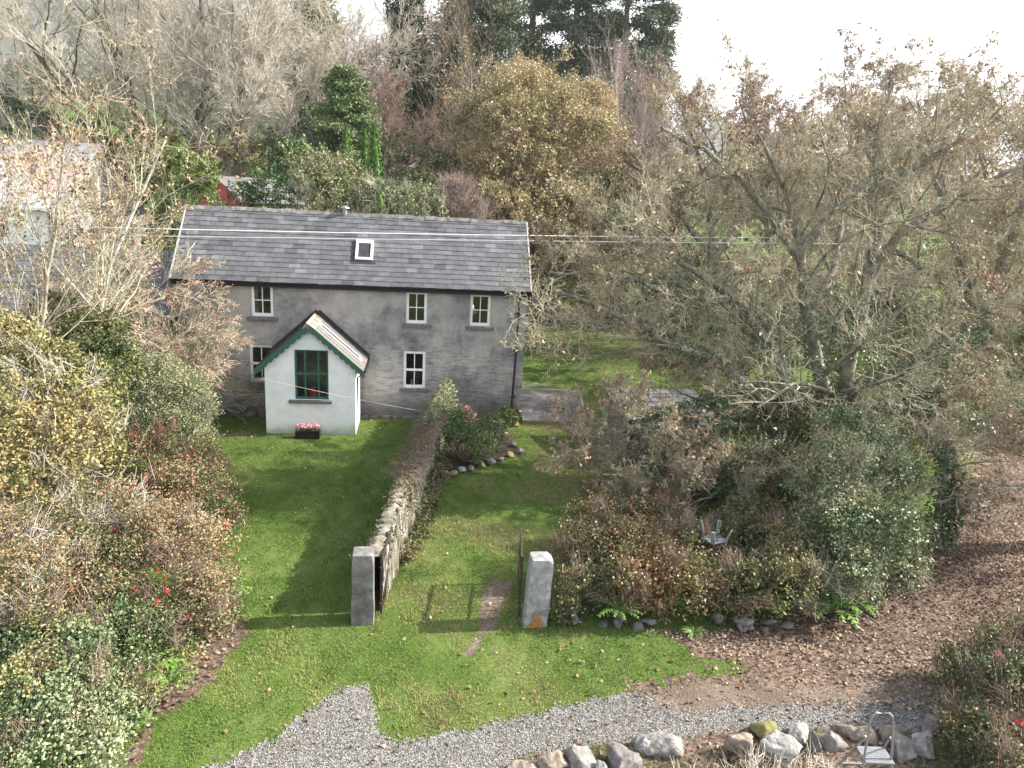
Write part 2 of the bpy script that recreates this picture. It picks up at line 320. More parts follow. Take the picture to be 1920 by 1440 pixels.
M['limewash'] = mat('grey_limewash', [(.12,.12,.118), (.24,.24,.243), (.37,.37,.37)], 4.5, .9, .5)
for nme, cs in (('rock_grey', [(.075,.07,.065), (.19,.18,.165), (.31,.295,.275)]), ('rock_tan', [(.09,.075,.06), (.22,.185,.15), (.33,.285,.235)]),
                ('rock_pale', [(.13,.125,.118), (.28,.27,.255), (.44,.43,.41)]), ('rock_moss', [(.12,.115,.07), (.16,.15,.05), (.24,.22,.16)]), ('rock_dark', [(.06,.057,.055), (.14,.13,.125), (.24,.23,.22)])):
    M[nme] = mat(nme, cs, 5, .9, 1, dist=.05, bscale=9)

def ground_mat():
    m, nt, b = nm('turf'); lk = nt.links.new
    g = N(nt, 'ShaderNodeNewGeometry')
    def noise(s, d=6, rough=.6):
        n = N(nt, 'ShaderNodeTexNoise'); n.inputs['Scale'].default_value = s; n.inputs['Detail'].default_value = d; n.inputs['Roughness'].default_value = rough; lk(g.outputs['Position'], n.inputs['Vector']); return n.outputs[0]
    r = ramp(nt, [(.3, (.045,.08,.015)), (.5, (.085,.135,.03)), (.68, (.15,.18,.06))]); lk(noise(.55, 8, .7), r.inputs[0])
    r2 = ramp(nt, [(.4, (.6,.6,.6)), (.62, (1.2,1.15,1.1))]); lk(noise(26, 4), r2.inputs[0])
    mx = N(nt, 'ShaderNodeMix', data_type='RGBA', blend_type='MULTIPLY'); mx.inputs[0].default_value = .8; lk(r.outputs[0], mx.inputs[6]); lk(r2.outputs[0], mx.inputs[7])
    # far fields
    v = N(nt, 'ShaderNodeTexVoronoi'); v.inputs['Scale'].default_value = .012; lk(g.outputs['Position'], v.inputs['Vector'])
    sp = N(nt, 'ShaderNodeSeparateColor'); lk(v.outputs['Color'], sp.inputs[0])
    rv = ramp(nt, [(.2, (.07,.12,.03)), (.45, (.10,.14,.04)), (.6, (.14,.11,.06)), (.85, (.10,.15,.04))]); lk(sp.outputs[0], rv.inputs[0])
    s2 = N(nt, 'ShaderNodeSeparateXYZ'); lk(g.outputs['Position'], s2.inputs[0])
    mr = N(nt, 'ShaderNodeMapRange'); lk(s2.outputs[1], mr.inputs[0]); mr.inputs[1].default_value = 90; mr.inputs[2].default_value = 130
    mx2 = N(nt, 'ShaderNodeMix', data_type='RGBA'); lk(mr.outputs[0], mx2.inputs[0]); lk(mx.outputs[2], mx2.inputs[6]); lk(rv.outputs[0], mx2.inputs[7])
    lk(mx2.outputs[2], b.inputs['Base Color']); b.inputs['Roughness'].default_value = .95; b.inputs['Specular IOR Level'].default_value = .1
    bp = N(nt, 'ShaderNodeBump'); bp.inputs['Strength'].default_value = .7; bp.inputs['Distance'].default_value = .03; lk(noise(40, 3), bp.inputs['Height']); lk(bp.outputs[0], b.inputs['Normal'])
    return m
def gravel_mat(name, cols, scale, dirt, damt):
    m, nt, b = nm(name); lk = nt.links.new; g = N(nt, 'ShaderNodeNewGeometry')
    v = N(nt, 'ShaderNodeTexVoronoi'); v.inputs['Scale'].default_value = scale; lk(g.outputs['Position'], v.inputs['Vector'])
    sp = N(nt, 'ShaderNodeSeparateColor'); lk(v.outputs['Color'], sp.inputs[0]); r = ramp(nt, [(i/(len(cols)-1), c) for i, c in enumerate(cols)]); lk(sp.outputs[0], r.inputs[0])
    n = N(nt, 'ShaderNodeTexNoise'); n.inputs['Scale'].default_value = 1.1; n.inputs['Detail'].default_value = 9; n.inputs['Roughness'].default_value = .7; lk(g.outputs['Position'], n.inputs['Vector'])
    rr = ramp(nt, [(.5-damt*.4, (0,0,0)), (.64-damt*.3, (1,1,1))]); lk(n.outputs[0], rr.inputs[0])
    mx = N(nt, 'ShaderNodeMix', data_type='RGBA'); lk(rr.outputs[0], mx.inputs[0]); mx.inputs[6].default_value = (*dirt, 1) if damt > .5 else (*dirt, 1)
    lk(r.outputs[0], mx.inputs[7]); lk(mx.outputs[2], b.inputs['Base Color']); b.inputs['Roughness'].default_value = .9; b.inputs['Specular IOR Level'].default_value = .2
    bp = N(nt, 'ShaderNodeBump'); bp.inputs['Strength'].default_value = .8; bp.inputs['Distance'].default_value = .02; bp.invert = True
    lk(v.outputs['Distance'], bp.inputs['Height']); lk(bp.outputs[0], b.inputs['Normal']); return m
M['turf'] = ground_mat()
M['gravel'] = gravel_mat('pale_gravel', [(.05,.046,.04), (.13,.123,.112), (.205,.195,.18), (.31,.30,.28)], 38, (.13,.11,.082), .62)
M['gravel_dark'] = gravel_mat('dark_gravel', [(.06,.058,.058), (.15,.145,.145), (.27,.265,.265)], 34, (.09,.085,.085), .2)
M['leafsoil'] = gravel_mat('leafy_soil', [(.045,.03,.022), (.09,.062,.045), (.145,.103,.077), (.21,.16,.125)], 20, (.06,.046,.036), .5)
M['dirt'] = gravel_mat('worn_earth', [(.09,.065,.052), (.15,.115,.09), (.20,.16,.13)], 22, (.10,.075,.058), .2)
M['mount'] = mat('heather_mountain', [(.05,.055,.055), (.085,.085,.07), (.07,.09,.05)], .004, .95, 0)

# ------------------------------------------------------------------ ground, mountain, sheets
def axis(lo, hi, step, far, n):
    a = np.arange(lo, hi+1e-6, step); g = np.geomspace(1, (far-hi)/step+1, n)[1:]*step - step
    gl = np.geomspace(1, (far+lo)/step+1, n)[1:]*step - step
    return np.concatenate([lo-gl[::-1], a, hi+g])
def grid(xs, ys, zf):
    X, Yg = np.meshgrid(xs, ys); Z = zf(X, Yg); nx = len(xs)
    V = np.stack([X, Yg, Z], -1).reshape(-1, 3); i = np.arange(len(V)).reshape(len(ys), nx)
    return V, np.stack([i[:-1, :-1], i[:-1, 1:], i[1:, 1:], i[1:, :-1]], -1).reshape(-1, 4)
V, Fc = grid(axis(-40, 40, .8, 1500, 28), axis(-30, 80, .8, 1500, 28), hgt)
tag(mk('ground', V, Fc, M['turf'], smooth=True), kind='structure')
def mzf(X, Yg):
    a = np.exp(-((Yg-1130)/210)**2); prof = 370*np.exp(-((X+600)/400)**2)+75*np.exp(-((X-450)/350)**2)+55
    rg = 1+.10*np.sin(X*.022+Yg*.014)+.06*np.sin(X*.054-Yg*.032)+.03*np.sin(X*.14+1)*np.sin(Yg*.1)
    return -8+a*prof*rg
V, Fc = grid(np.linspace(-1480, 1480, 130), np.linspace(700, 1400, 60), mzf)
tag(mk('mountain', V, Fc, M['mount'], smooth=True), kind='structure')

def sdist(X, Yv, Q):
    """signed distance to polygon Q, positive inside"""
    P = np.stack([X, Yv], -1); d = np.full(len(X), 1e9); ins = np.zeros(len(X), bool); j = len(Q)-1
    for i in range(len(Q)):
        a, b = Q[j], Q[i]; e = b-a; t = np.clip(((P-a)@e)/(e@e+1e-12), 0, 1); d = np.minimum(d, np.linalg.norm(P-a-t[:, None]*e, axis=1))
        c = ((b[1] > Yv) != (a[1] > Yv)); ins ^= c & (X < (a[0]-b[0])*(Yv-b[1])/(a[1]-b[1]+1e-12)+b[0]); j = i
    return np.where(ins, d, -d)
def edge_noise(X, Yv, seed):
    P = np.stack([X, Yv, 0*X], -1); rg = np.random.default_rng(seed)
    return .50*wob(rg, 8, 1.2)(P)+.38*wob(rg, 9, 4.)(P)+.32*wob(rg, 9, 11.)(P)
def sheet(name, poly, m, lift, jit=.12, seed=1, step=.22, cell=.06):
    """a sheet laid on the ground whose outline crumbles into its surroundings"""
    Q = np.array(poly, float); x0, y0 = Q.min(0)-jit*3; x1, y1 = Q.max(0)+jit*3
    xs = np.arange(x0, x1+cell, cell); ys = np.arange(y0, y1+cell, cell)
    V, Fc = grid(xs, ys, lambda X, Y_: hgt(X, Y_)+lift); c = V[Fc].mean(1); sd_ = sdist(c[:, 0], c[:, 1], Q)
    k = sd_+jit*(edge_noise(c[:, 0], c[:, 1], seed)+.35*np.random.default_rng(seed).normal(size=len(c))) > 0 if jit else sd_ > -cell*.3
    Fc = Fc[k]; u, inv = np.unique(Fc, return_inverse=True)
    return tag(mk(name, V[u], inv.reshape(Fc.shape), m), kind='structure'), Q
gp = [gd(*p)[:2] for p in ((380,1450),(470,1410),(545,1370),(600,1320),(640,1288),(692,1284),(697,1330),(690,1372),(760,1392),(860,1372),(1000,1336),(1110,1312),(1195,1300),(1290,1330),(1500,1318),(1750,1300),(1830,1330),(1800,1372),(1560,1372),(1400,1372),(1180,1395),(1000,1425),(930,1455))]
gp += [(-2.5, -22), (-9, -22)]
_, Qgr = sheet('gravel_drive', gp, M['gravel'], .012, .16, 2, cell=.05)
lp = [gd(*p)[:2] for p in ((1195,1296),(1380,1252),(1290,1212),(1200,1185),(1350,1185),(1640,1120),(1740,1000),(1830,935))]+[(22, 2), (26, 0), (30,-12), (14, -17.5)]+[gd(*p)[:2] for p in ((1860,1340),(1700,1330),(1500,1330),(1300,1340))]
_, Qlf = sheet('leaf_covered_lane', lp, M['leafsoil'], .006, .30, 3, cell=.08)
_, Qbd = sheet('stony_verge', [gd(*p)[:2] for p in ((940,1450),(1000,1420),(1180,1390),(1400,1368),(1560,1368),(1800,1368))]+[(9.5, -18), (10, -23), (-2.5, -23)], M['leafsoil'], .018, .14, 4)
_, Qwp = sheet('worn_path', [gd(*p)[:2] for p in ((925,1090),(960,1092),(945,1130),(915,1190),(890,1230),(872,1225),(893,1180),(908,1130))], M['dirt'], .006, .12, 5, cell=.045)
_, Qgb = sheet('gravel_bed', [(.05, -.42), (2.68, -.42), (3.3, 4.2), (.05, 4.3)], M['gravel_dark'], .17, .0, 6)
sheet('gravel_strip', [(.1, 5.5), (2.35, 5.5), (2.3, 6.1), (.1, 6.2)], M['gravel_dark'], .008, .05, 7)
_, Qdp = sheet('bare_earth_patch', [(-11.3, -2.5), (-10.4, -2.45), (-10.35, -2.1), (-11.2, -2.15)], M['dirt'], .006, .06, 8)
_, Qrb = sheet('rose_bed_soil', [gd(*p)[:2] for p in ((822,890),(860,886),(930,868),(978,855),(960,825),(900,800),(840,830))], M['soil'], .03, .06, 9, cell=.05)
_, Qbl = sheet('fallen_leaf_drift', [(1, 21.5), (6, 21.8), (12, 22), (13, 30), (1, 30)], M['leafsoil'], .008, .5, 10, cell=.15)

_, Qmt = sheet('muddy_track', [gd(*p)[:2] for p in ((1215,1302),(1300,1272),(1420,1282),(1560,1288),(1700,1272),(1790,1290),(1700,1312),(1520,1318),(1400,1326),(1290,1338),(1230,1330))], M['dirt'], .016, .22, 13, cell=.05)
_, Qls = sheet('leaf_strip', [gd(*p)[:2] for p in ((395,1170),(448,1170),(440,1215),(375,1300),(290,1360),(255,1430),(235,1425),(290,1320),(350,1250))], M['leafsoil'], .006, .16, 11, cell=.045)
# ------------------------------------------------------------------ the cottage
HX0, HY1, EZ, RZ = -13.15, 4.3, 5.35, 7.86
RY = HY1/2
house = empty('cottage', 'two storey grey rendered cottage with slate roof, five white windows and a white front porch', 'house', (-6.5, 2.1, 0))
def hpart(mb, name, m, parent=None, **k):
    o = mb.build(name, M[m] if isinstance(m, str) else m, parent or house, **k)
    if parent is None: o.matrix_parent_inverse = Matrix.Translation((6.5, -2.1, 0))
    return o
WIN = [(-10.08, .80, 3.97, 5.19), (-10.19, .86, 1.40, 2.86), (-4.30, .80, 3.88, 5.13), (-1.82, .80, 3.86, 5.12), (-4.34, .86, 1.27, 2.77)]
def wall_holes(mb, x0, x1, z0, z1, y, dep, holes):
    xs = sorted({x0, x1, *[h[0]-h[1]/2 for h in holes], *[h[0]+h[1]/2 for h in holes]}); zs = sorted({z0, z1, *[h[2] for h in holes], *[h[3] for h in holes]})
    inside = lambda x, z: any(abs(x-h[0]) < h[1]/2 and h[2] < z < h[3] for h in holes)
    for a, b in zip(xs, xs[1:]):
        for c, d in zip(zs, zs[1:]):
            if not inside((a+b)/2, (c+d)/2):
                mb.add([(a,y,c),(b,y,c),(b,y,d),(a,y,d)], [(0,1,2,3)]); mb.add([(a,y+dep,c),(b,y+dep,c),(b,y+dep,d),(a,y+dep,d)], [(3,2,1,0)])
    for h in holes:
        a, b, c, d = h[0]-h[1]/2, h[0]+h[1]/2, h[2], h[3]; y2 = y+dep
        for q in (((a,y,c),(a,y2,c),(a,y2,d),(a,y,d)), ((b,y,c),(b,y,d),(b,y2,d),(b,y2,c)), ((a,y,d),(a,y2,d),(b,y2,d),(b,y,d)), ((a,y,c),(b,y,c),(b,y2,c),(a,y2,c))): mb.add(q, [(0,1,2,3)])
wm = MB(); wall_holes(wm, HX0, 0, -.1, EZ, 0, .3, WIN)
wm.add([(0,0,-.1),(0,HY1,-.1),(0,HY1,EZ),(0,RY,RZ-.12),(0,0,EZ)], [(0,1,2,3,4)])
wm.add([(HX0,0,-.1),(HX0,HY1,-.1),(HX0,HY1,EZ),(HX0,RY,RZ-.12),(HX0,0,EZ)], [(4,3,2,1,0)])
wm.add([(HX0,HY1,-.1),(0,HY1,-.1),(0,HY1,EZ),(HX0,HY1,EZ)], [(3,2,1,0)])
wm.add([(HX0+.01,.3,3.3),(-.01,.3,3.3),(-.01,HY1-.01,3.3),(HX0+.01,HY1-.01,3.3)], [(0,1,2,3)])
hpart(wm, 'wall', 'facade')
# inner partitions so rooms are dim and have a back wall
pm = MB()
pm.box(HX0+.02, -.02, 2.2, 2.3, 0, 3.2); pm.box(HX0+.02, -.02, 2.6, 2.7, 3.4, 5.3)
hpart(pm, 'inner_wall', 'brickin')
# rough stone footing at the left
rg = np.random.default_rng(5)
def ico(sub=3):
    import bmesh
    bm = bmesh.new(); bmesh.ops.create_icosphere(bm, subdivisions=sub, radius=1); V = np.array([v.co[:] for v in bm.verts]); Fc = np.array([[v.index for v in f.verts] for f in bm.faces]); bm.free(); return V, Fc
ICO = {s: ico(s) for s in (1, 2, 3, 4)}
def stone(seed, r, sub=3, rough=.16, cuts=6):
    """a broken boulder: sphere, flattened by random cleavage planes, then roughened"""
    rg = np.random.default_rng(seed); V, Fc = ICO[sub]; V = V.copy()
    for _ in range(cuts):
        n = unit(rg.normal(size=3)); d = rg.uniform(.38, .74); s = V@n; V -= np.maximum(s-d, 0)[:, None]*n*.92
    w = wob(rg, 6, 2.2); w2 = wob(rg, 8, 7); w3 = wob(rg, 9, 16)
    V = V*(1+rough*.45*w(V)+rough*.22*w2(V)+rough*.10*w3(V))[:, None]
    return V*np.array(r), Fc
def footing(V, Fc):
    o = mk('footing_stone', V, Fc, M['rock_dark'], house); o.matrix_parent_inverse = Matrix.Translation((6.5, -2.1, 0))
x = HX0+.2
while x < -9.7:
    w_ = rg.uniform(.25, .5); V, Fc = stone(int(rg.integers(1e6)), (w_*.6, .2, rg.uniform(.17, .26)), 2); footing(V+[x, -.02, rg.uniform(.1, .3)], Fc); x += w_*.8
for x in np.arange(-6.3, -3.3, .42):
    V, Fc = stone(int(rg.integers(1e6)), (.24, .15, .12), 2); footing(V+[x, -.02, .04], Fc)

def slates(x0, x1, ya, za, yb, zb, rows, w, seed, thick=.012):
    """courses of single slates from eave (ya,za) to ridge (yb,zb)"""
    rg = np.random.default_rng(seed); mb = MB(); e = np.array([0, yb-ya, zb-za]); Ls = np.linalg.norm(e); e /= Ls; nrm = np.cross([1, 0, 0], e); ex = Ls/rows
    for i in range(rows):
        x = x0-(w*.5 if i % 2 else 0)-rg.uniform(0, .06)
        rowt = rg.normal()*.05
        while x < x1:
            ww = w*rg.choice([1, 1, 1, 1.02, .98]); a, b = max(x, x0)+.006, min(x+ww, x1)-.006
            x += ww
            if b-a < .03: continue
            s0 = i*ex-.03+rg.normal()*.005; s1 = (i+1)*ex+.03; lift = .02+rg.random()*.006
            p = lambda xx, s, h: np.array([xx, ya, za])+e*s+nrm*h
            t = np.clip(rg.normal(.5, .2)+rowt, 0, 1)
            k = rg.normal()*.006
            mb.add([p(a, s0+k, lift), p(b, s0-k, lift), p(b, s1, .002), p(a, s1, .002), p(a, s0+k, lift-thick), p(b, s0-k, lift-thick)], [(0, 1, 2, 3), (4, 5, 1, 0), (0, 3, 4), (1, 5, 2)], t)
    return mb
E0 = (-.24, EZ-.02)
sl = slates(HX0-.1, .1, E0[0], E0[1], RY, RZ, 15, .44, 3)
sl.add([(HX0-.1, E0[0], E0[1]-.01), (.1, E0[0], E0[1]-.01), (.1, RY, RZ-.01), (HX0-.1, RY, RZ-.01)], [(0, 1, 2, 3)], .3)
yb2 = HY1+.24
sl.add([(HX0-.1, yb2, E0[1]), (.1, yb2, E0[1]), (.1, RY, RZ), (HX0-.1, RY, RZ)], [(3, 2, 1, 0)], .5)
roof = hpart(sl, 'roof', 'slate')
def sub(mb, name, m, parent, **k):       # child of a part that shares the house's coordinates
    return mb.build(name, M[m], parent, **k)
rm = MB(); x = HX0-.1; rg = np.random.default_rng(8)
while x < .08:
    b = min(x+.46, .1); h = RZ+rg.normal()*.008
    rm.add([(x+.004, RY-.13, h-.09), (b-.004, RY-.13, h-.09), (b-.004, RY, h+.05), (x+.004, RY, h+.05), (x+.004, RY+.13, h-.09), (b-.004, RY+.13, h-.09)], [(0,1,2,3), (3,2,5,4), (0,3,4), (1,5,2)], rg.random()); x += .46
sub(rm, 'ridge_tile', 'concrete', roof)
for xx in (HX0-.12, .12):
    vm = MB(); d = unit(np.array([0, RY-E0[0], RZ-E0[1]]))
    vm.bar((xx, E0[0]-.02, E0[1]+.0), (xx, RY, RZ+.01), .035, .06, up=(1, 0, 0))
    vm.bar((xx, yb2, E0[1]), (xx, RY, RZ+.01), .035, .06, up=(1, 0, 0)); sub(vm, 'verge_trim', 'verge', roof)
fm = MB(); fm.box(HX0-.1, .1, -.2, -.17, EZ-.24, EZ-.03); fm.box(HX0-.1, .1, -.17, .0, EZ-.24, EZ-.22)
hpart(fm, 'fascia', 'black')
gm = MB(); n = 7; prof = [(-.27-.065*math.cos(a), EZ-.07-.075*math.sin(a)) for a in np.linspace(0, math.pi, n)]
vs = [(xx, y, z) for xx in (HX0-.1, .14) for y, z in prof]; gm.add(vs, [(i, i+1, n+i+1, n+i) for i in range(n-1)])
gm.add([(xx, y+.008, z+.004) for xx, y, z in vs], [(n+i, n+i+1, i+1, i) for i in range(n-1)])
hpart(gm, 'gutter', 'black')
dm = MB(); dm.tube([(-.27, -.26, EZ-.14), (-.27, -.24, EZ-.24), (-.30, -.09, EZ-.42), (-.34, -.09, 2.4), (-.40, -.09, .1)], .042, 10)
for z in (1.0, 2.9, 4.4): dm.box(-.43, -.27, -.10, -.01, z, z+.05)
hpart(dm, 'downpipe', 'black')

def window(h, kind, sillw):
    xc, w, z0, z1 = h; y = .05; a, b = xc-w/2, xc+w/2; t = .105
    f = MB(); f.box(a, a+t, y, y+.07, z0, z1); f.box(b-t, b, y, y+.07, z0, z1); f.box(a+t, b-t, y, y+.07, z1-t, z1); f.box(a+t, b-t, y, y+.07, z0, z0+t*1.15)
    wnd = hpart(f, 'window', 'white', bevel=.006)
    zm = (z0+z1)/2; g = MB()
    if kind == 'sash':
        g.box(a+t, b-t, y-.012, y+.06, zm-.05, zm+.035); 
        for zz0, zz1 in ((z0+t, zm-.05), (zm+.035, z1-t)): g.box(xc-.017, xc+.017, y+.015, y+.05, zz0, zz1)
    else:
        g.box(xc-.017, xc+.017, y+.015, y+.05, z0+t, z1-t); g.box(a+t, xc-.017, y+.015, y+.05, zm-.017, zm+.017); g.box(xc+.017, b-t, y+.015, y+.05, zm-.017, zm+.017)
    sub(g, 'glazing_bar', 'white', wnd)
    p = MB(); p.add([(a+t-.02, y+.032, z0+t-.02), (b-t+.02, y+.032, z0+t-.02), (b-t+.02, y+.032, z1-t+.02), (a+t-.02, y+.032, z1-t+.02)], [(0,1,2,3)]); sub(p, 'pane', 'glass', wnd)
    s = MB(); s.box(xc-sillw/2, xc+sillw/2, -.10, .045, z0-.15, z0-.015); sub(s, 'sill', 'sill', wnd, bevel=.015)
    return wnd
window(WIN[0], 'case', 1.12); window(WIN[1], 'sash', 1.12); window(WIN[2], 'case', 1.12); window(WIN[3], 'case', 1.12); window(WIN[4], 'sash', 1.18)
# curtain in the top left window
cm_ = MB(); xs = np.linspace(-10.42, -10.26, 9)
cm_.add([(x, .22+.02*(i % 2), z) for z in (3.99, 5.15) for i, x in enumerate(xs)], [(i, i+1, 10+i, 9+i) for i in range(8)])
hpart(cm_, 'curtain', 'limewash')
# roof window
e = unit(np.array([0, RY-E0[0], RZ-E0[1]])); nr = np.cross([1, 0, 0], e)
def rp(x, z, h=0): s = (z-E0[1])/e[2]; return np.array([x, E0[0], E0[1]])+e*s+nr*h
rw = MB(); xa, xb, za, zb = -6.68, -6.02, 6.17, 6.86
for x0, x1, z0, z1 in ((xa, xa+.09, za, zb), (xb-.09, xb, za, zb), (xa+.09, xb-.09, za, za+.07), (xa+.09, xb-.09, zb-.11, zb)):
    rw.add([rp(x0,z0,.0),rp(x1,z0,.0),rp(x1,z1,.0),rp(x0,z1,.0),rp(x0,z0,.1),rp(x1,z0,.1),rp(x1,z1,.1),rp(x0,z1,.1)], [(4,5,6,7),(0,1,5,4),(1,2,6,5),(2,3,7,6),(3,0,4,7)])
rwo = hpart(rw, 'roof_window', 'white')
g = MB(); g.add([rp(xa+.08,za+.06,.07),rp(xb-.08,za+.06,.07),rp(xb-.08,zb-.1,.07),rp(xa+.08,zb-.1,.07)], [(0,1,2,3)]); sub(g, 'pane', 'lead', rwo)
g = MB(); g.add([rp(xa-.16,za-.12,.03),rp(xb+.12,za-.12,.03),rp(xb+.12,za,.035),rp(xa-.16,za,.035)], [(0,1,2,3)]); g.add([rp(xa-.16,za,.03),rp(xa,za,.03),rp(xa,zb,.035),rp(xa-.16,zb,.035)], [(0,1,2,3)]); sub(g, 'flashing', 'lead', rwo)
fl = MB(); fl.lathe((-7.22, RY-.05, RZ-.1), [(.085, 0), (.085, .27), (.07, .27), (.07, .3), (.19, .3), (.17, .34), (.03, .41)], 14)
hpart(fl, 'flue_pipe', 'alu')
# ---- porch
PX0, PX1, PY, PA, PE, PXC = -9.63, -6.43, -2.12, 4.02, 2.62, -8.03
PW = (-7.99, 1.19, 1.33, 3.18)
pw = MB(); wall_holes(pw, PX0, PX1, -.1, PE+.05, PY, .28, [(PW[0], PW[1], PW[2], PE+.05)]) if False else None
def gable(x): return PA-.06-(PA-PE-.06)*abs(x-PXC)/(PX1-PXC)
a, b = PW[0]-PW[1]/2, PW[0]+PW[1]/2
def strip(mb, xs, zlo, ztop):
    for u, v in zip(xs, xs[1:]):
        for y, fl_ in ((PY, 0), (PY+.28, 1)):
            q = [(u, y, zlo), (v, y, zlo), (v, y, ztop(v)), (u, y, ztop(u))]; mb.add(q, [(3,2,1,0) if fl_ else (0,1,2,3)])
strip(pw, [PX0, a], -.1, gable); strip(pw, [b, PX1], -.1, gable); strip(pw, [a, b], -.1, lambda x: PW[2]); strip(pw, [a, PXC, b], PW[3], gable)
for q in (((a,PY,PW[2]),(a,PY+.28,PW[2]),(a,PY+.28,PW[3]),(a,PY,PW[3])), ((b,PY,PW[2]),(b,PY,PW[3]),(b,PY+.28,PW[3]),(b,PY+.28,PW[2])), ((a,PY,PW[3]),(a,PY+.28,PW[3]),(b,PY+.28,PW[3]),(b,PY,PW[3])), ((a,PY,PW[2]),(b,PY,PW[2]),(b,PY+.28,PW[2]),(a,PY+.28,PW[2]))): pw.add(q, [(0,1,2,3)])
for xx in (PX0, PX1): pw.add([(xx,PY,-.1),(xx,-.002,-.1),(xx,-.002,PE),(xx,PY,PE)], [(0,1,2,3) if xx == PX1 else (3,2,1,0)])
hpart(pw, 'porch_wall', 'porch')
bd = MB()
for i in range(5):
    z = PW[3]+.03+i*.115; hw = (PA-.1-z)*(PX1-PXC)/(PA-PE)-.12
    if hw > .05: bd.box(max(PXC-hw, a-.15), min(PXC+hw, b+.15), PY-.022, PY-.003, z, z+.105)
hpart(bd, 'gable_boarding', 'white_wall')
EX = .24                                                     # roof overhang
def prp(side, s, y, h=0):                                    # point on the porch roof, s = 0 ridge .. 1 eave
    dx = (PX1-PXC)+EX; dz = (PA-PE)*dx/(PX1-PXC); n_ = unit(np.array([side*dz, 0, dx])); return np.array([PXC+side*dx*s, y, PA+.1-dz*s])+n_*h
YF = PY-.2
for side, m_ in ((-1, 'sheet_shade_side'), (1, 'plank_sun_side')):  # left slope coloured dark as shaded, right slope pale as sunlit
    r_ = MB(); rg = np.random.default_rng(4+side); nb = 7
    for i in range(nb):
        y0 = YF+(0-YF)*i/nb; y1 = YF+(0-YF)*(i+1)/nb; h = .03+.014*(i % 2)
        for k in range(4):
            s0, s1 = k/4, (k+1)/4+.02; t = rg.random()
            vs = [prp(side, s0, y0, h), prp(side, s1, y0, h+.012), prp(side, s1, y1, h+.012), prp(side, s0, y1, h), prp(side, s0, y0, -.02), prp(side, s1, y0, -.02), prp(side, s1, y1, -.02), prp(side, s0, y1, -.02)]
            r_.add(vs, [(0,1,2,3),(7,6,5,4),(0,4,5,1),(1,5,6,2),(2,6,7,3),(3,7,4,0)], t)
    pr = hpart(r_, 'porch_roof', m_)
    if side == 1:
        g = MB(); y0, y1 = -1.62, -1.16
        for (u0, u1, v0, v1) in ((.10, .14, y0, y1), (.88, .93, y0, y1), (.14, .88, y0, y0+.06), (.14, .88, y1-.05, y1)):
            vs = [prp(1,u0,v0,.05),prp(1,u1,v0,.05),prp(1,u1,v1,.05),prp(1,u0,v1,.05),prp(1,u0,v0,.10),prp(1,u1,v0,.10),prp(1,u1,v1,.10),prp(1,u0,v1,.10)]; g.add(vs, [(4,5,6,7),(0,1,5,4),(1,2,6,5),(2,3,7,6),(3,0,4,7)])
        sk = sub(g, 'roof_light', 'white', pr)
        g = MB(); g.add([prp(1,.13,y0+.04,.07),prp(1,.9,y0+.04,.07),prp(1,.9,y1-.03,.07),prp(1,.13,y1-.03,.07)], [(0,1,2,3)]); hpart(g, 'roof_light_pane', 'lead')
rt = MB()
for i in range(5):
    y0 = YF-.02+(-.2-YF)*i/5; y1 = y0+(-.2-YF)/5-.008
    vs = [prp(-1,.1,y0,.05),prp(-1,.0,y0,.12),prp(1,.1,y0,.05),prp(-1,.1,y1,.05),prp(-1,.0,y1,.12),prp(1,.1,y1,.05)]; rt.add(vs, [(0,1,4,3),(1,2,5,4),(0,2,1),(3,4,5)])
hpart(rt, 'porch_ridge_tile', 'terra')
fs = MB()
for side in (-1, 1):
    fs.add([prp(side,-.03,-.12,.06),prp(side,1.02,-.12,.06),prp(side,1.02,-.012,.07),prp(side,-.03,-.012,.07),prp(side,1.02,-.012,.15),prp(side,-.03,-.012,.19)], [(0,1,2,3),(3,2,4,5)])
hpart(fs, 'porch_flashing', 'lead')
for side in (-1, 1):                                          # scalloped bargeboards
    bb = MB(); nsg = 72; L0 = np.linalg.norm(prp(side,1.03,0)-prp(side,0,0)); vs = []
    down = np.array([0, 0, -1.])
    for i in range(nsg+1):
        s = 1.03*i/nsg; d = .17+.075*abs(math.sin(math.pi*(s*L0)/.27)); top = prp(side, s, YF-.03, .03); bot = top+down*(d+.02)
        if i == 0: bot = top+down*.34
        vs += [top, bot, top+np.array([0,.05,0]), bot+np.array([0,.05,0])]
    fs_ = []
    for i in range(nsg):
        k = 4*i; fs_ += [(k,k+1,k+5,k+4),(k+2,k+6,k+7,k+3),(k+1,k+3,k+7,k+5),(k,k+4,k+6,k+2)]
    bb.add(vs, fs_+[(4*nsg, 4*nsg+1, 4*nsg+3, 4*nsg+2)]); hpart(bb, 'bargeboard', 'green')
f = MB(); y = PY+.09; z0, z1 = PW[2], PW[3]; zt = 2.3
m1, m2 = a+.36, b-.36
f.box(a, a+.075, y, y+.08, z0, z1); f.box(b-.075, b, y, y+.08, z0, z1); f.box(a+.075, b-.075, y, y+.08, z1-.06, z1); f.box(a+.075, b-.075, y, y+.08, z0, z0+.09)
pwin = hpart(f, 'porch_window', 'green', bevel=.006)
g = MB(); g.box(m1-.035, m1+.035, y+.004, y+.076, z0+.09, z1-.06); g.box(m2-.035, m2+.035, y+.004, y+.076, z0+.09, z1-.06)
for u, v in ((a+.075, m1-.035), (m1+.035, m2-.035), (m2+.035, b-.075)): g.box(u, v, y+.006, y+.074, zt-.05, zt+.03)
sub(g, 'glazing_bar', 'green', pwin, bevel=.005)
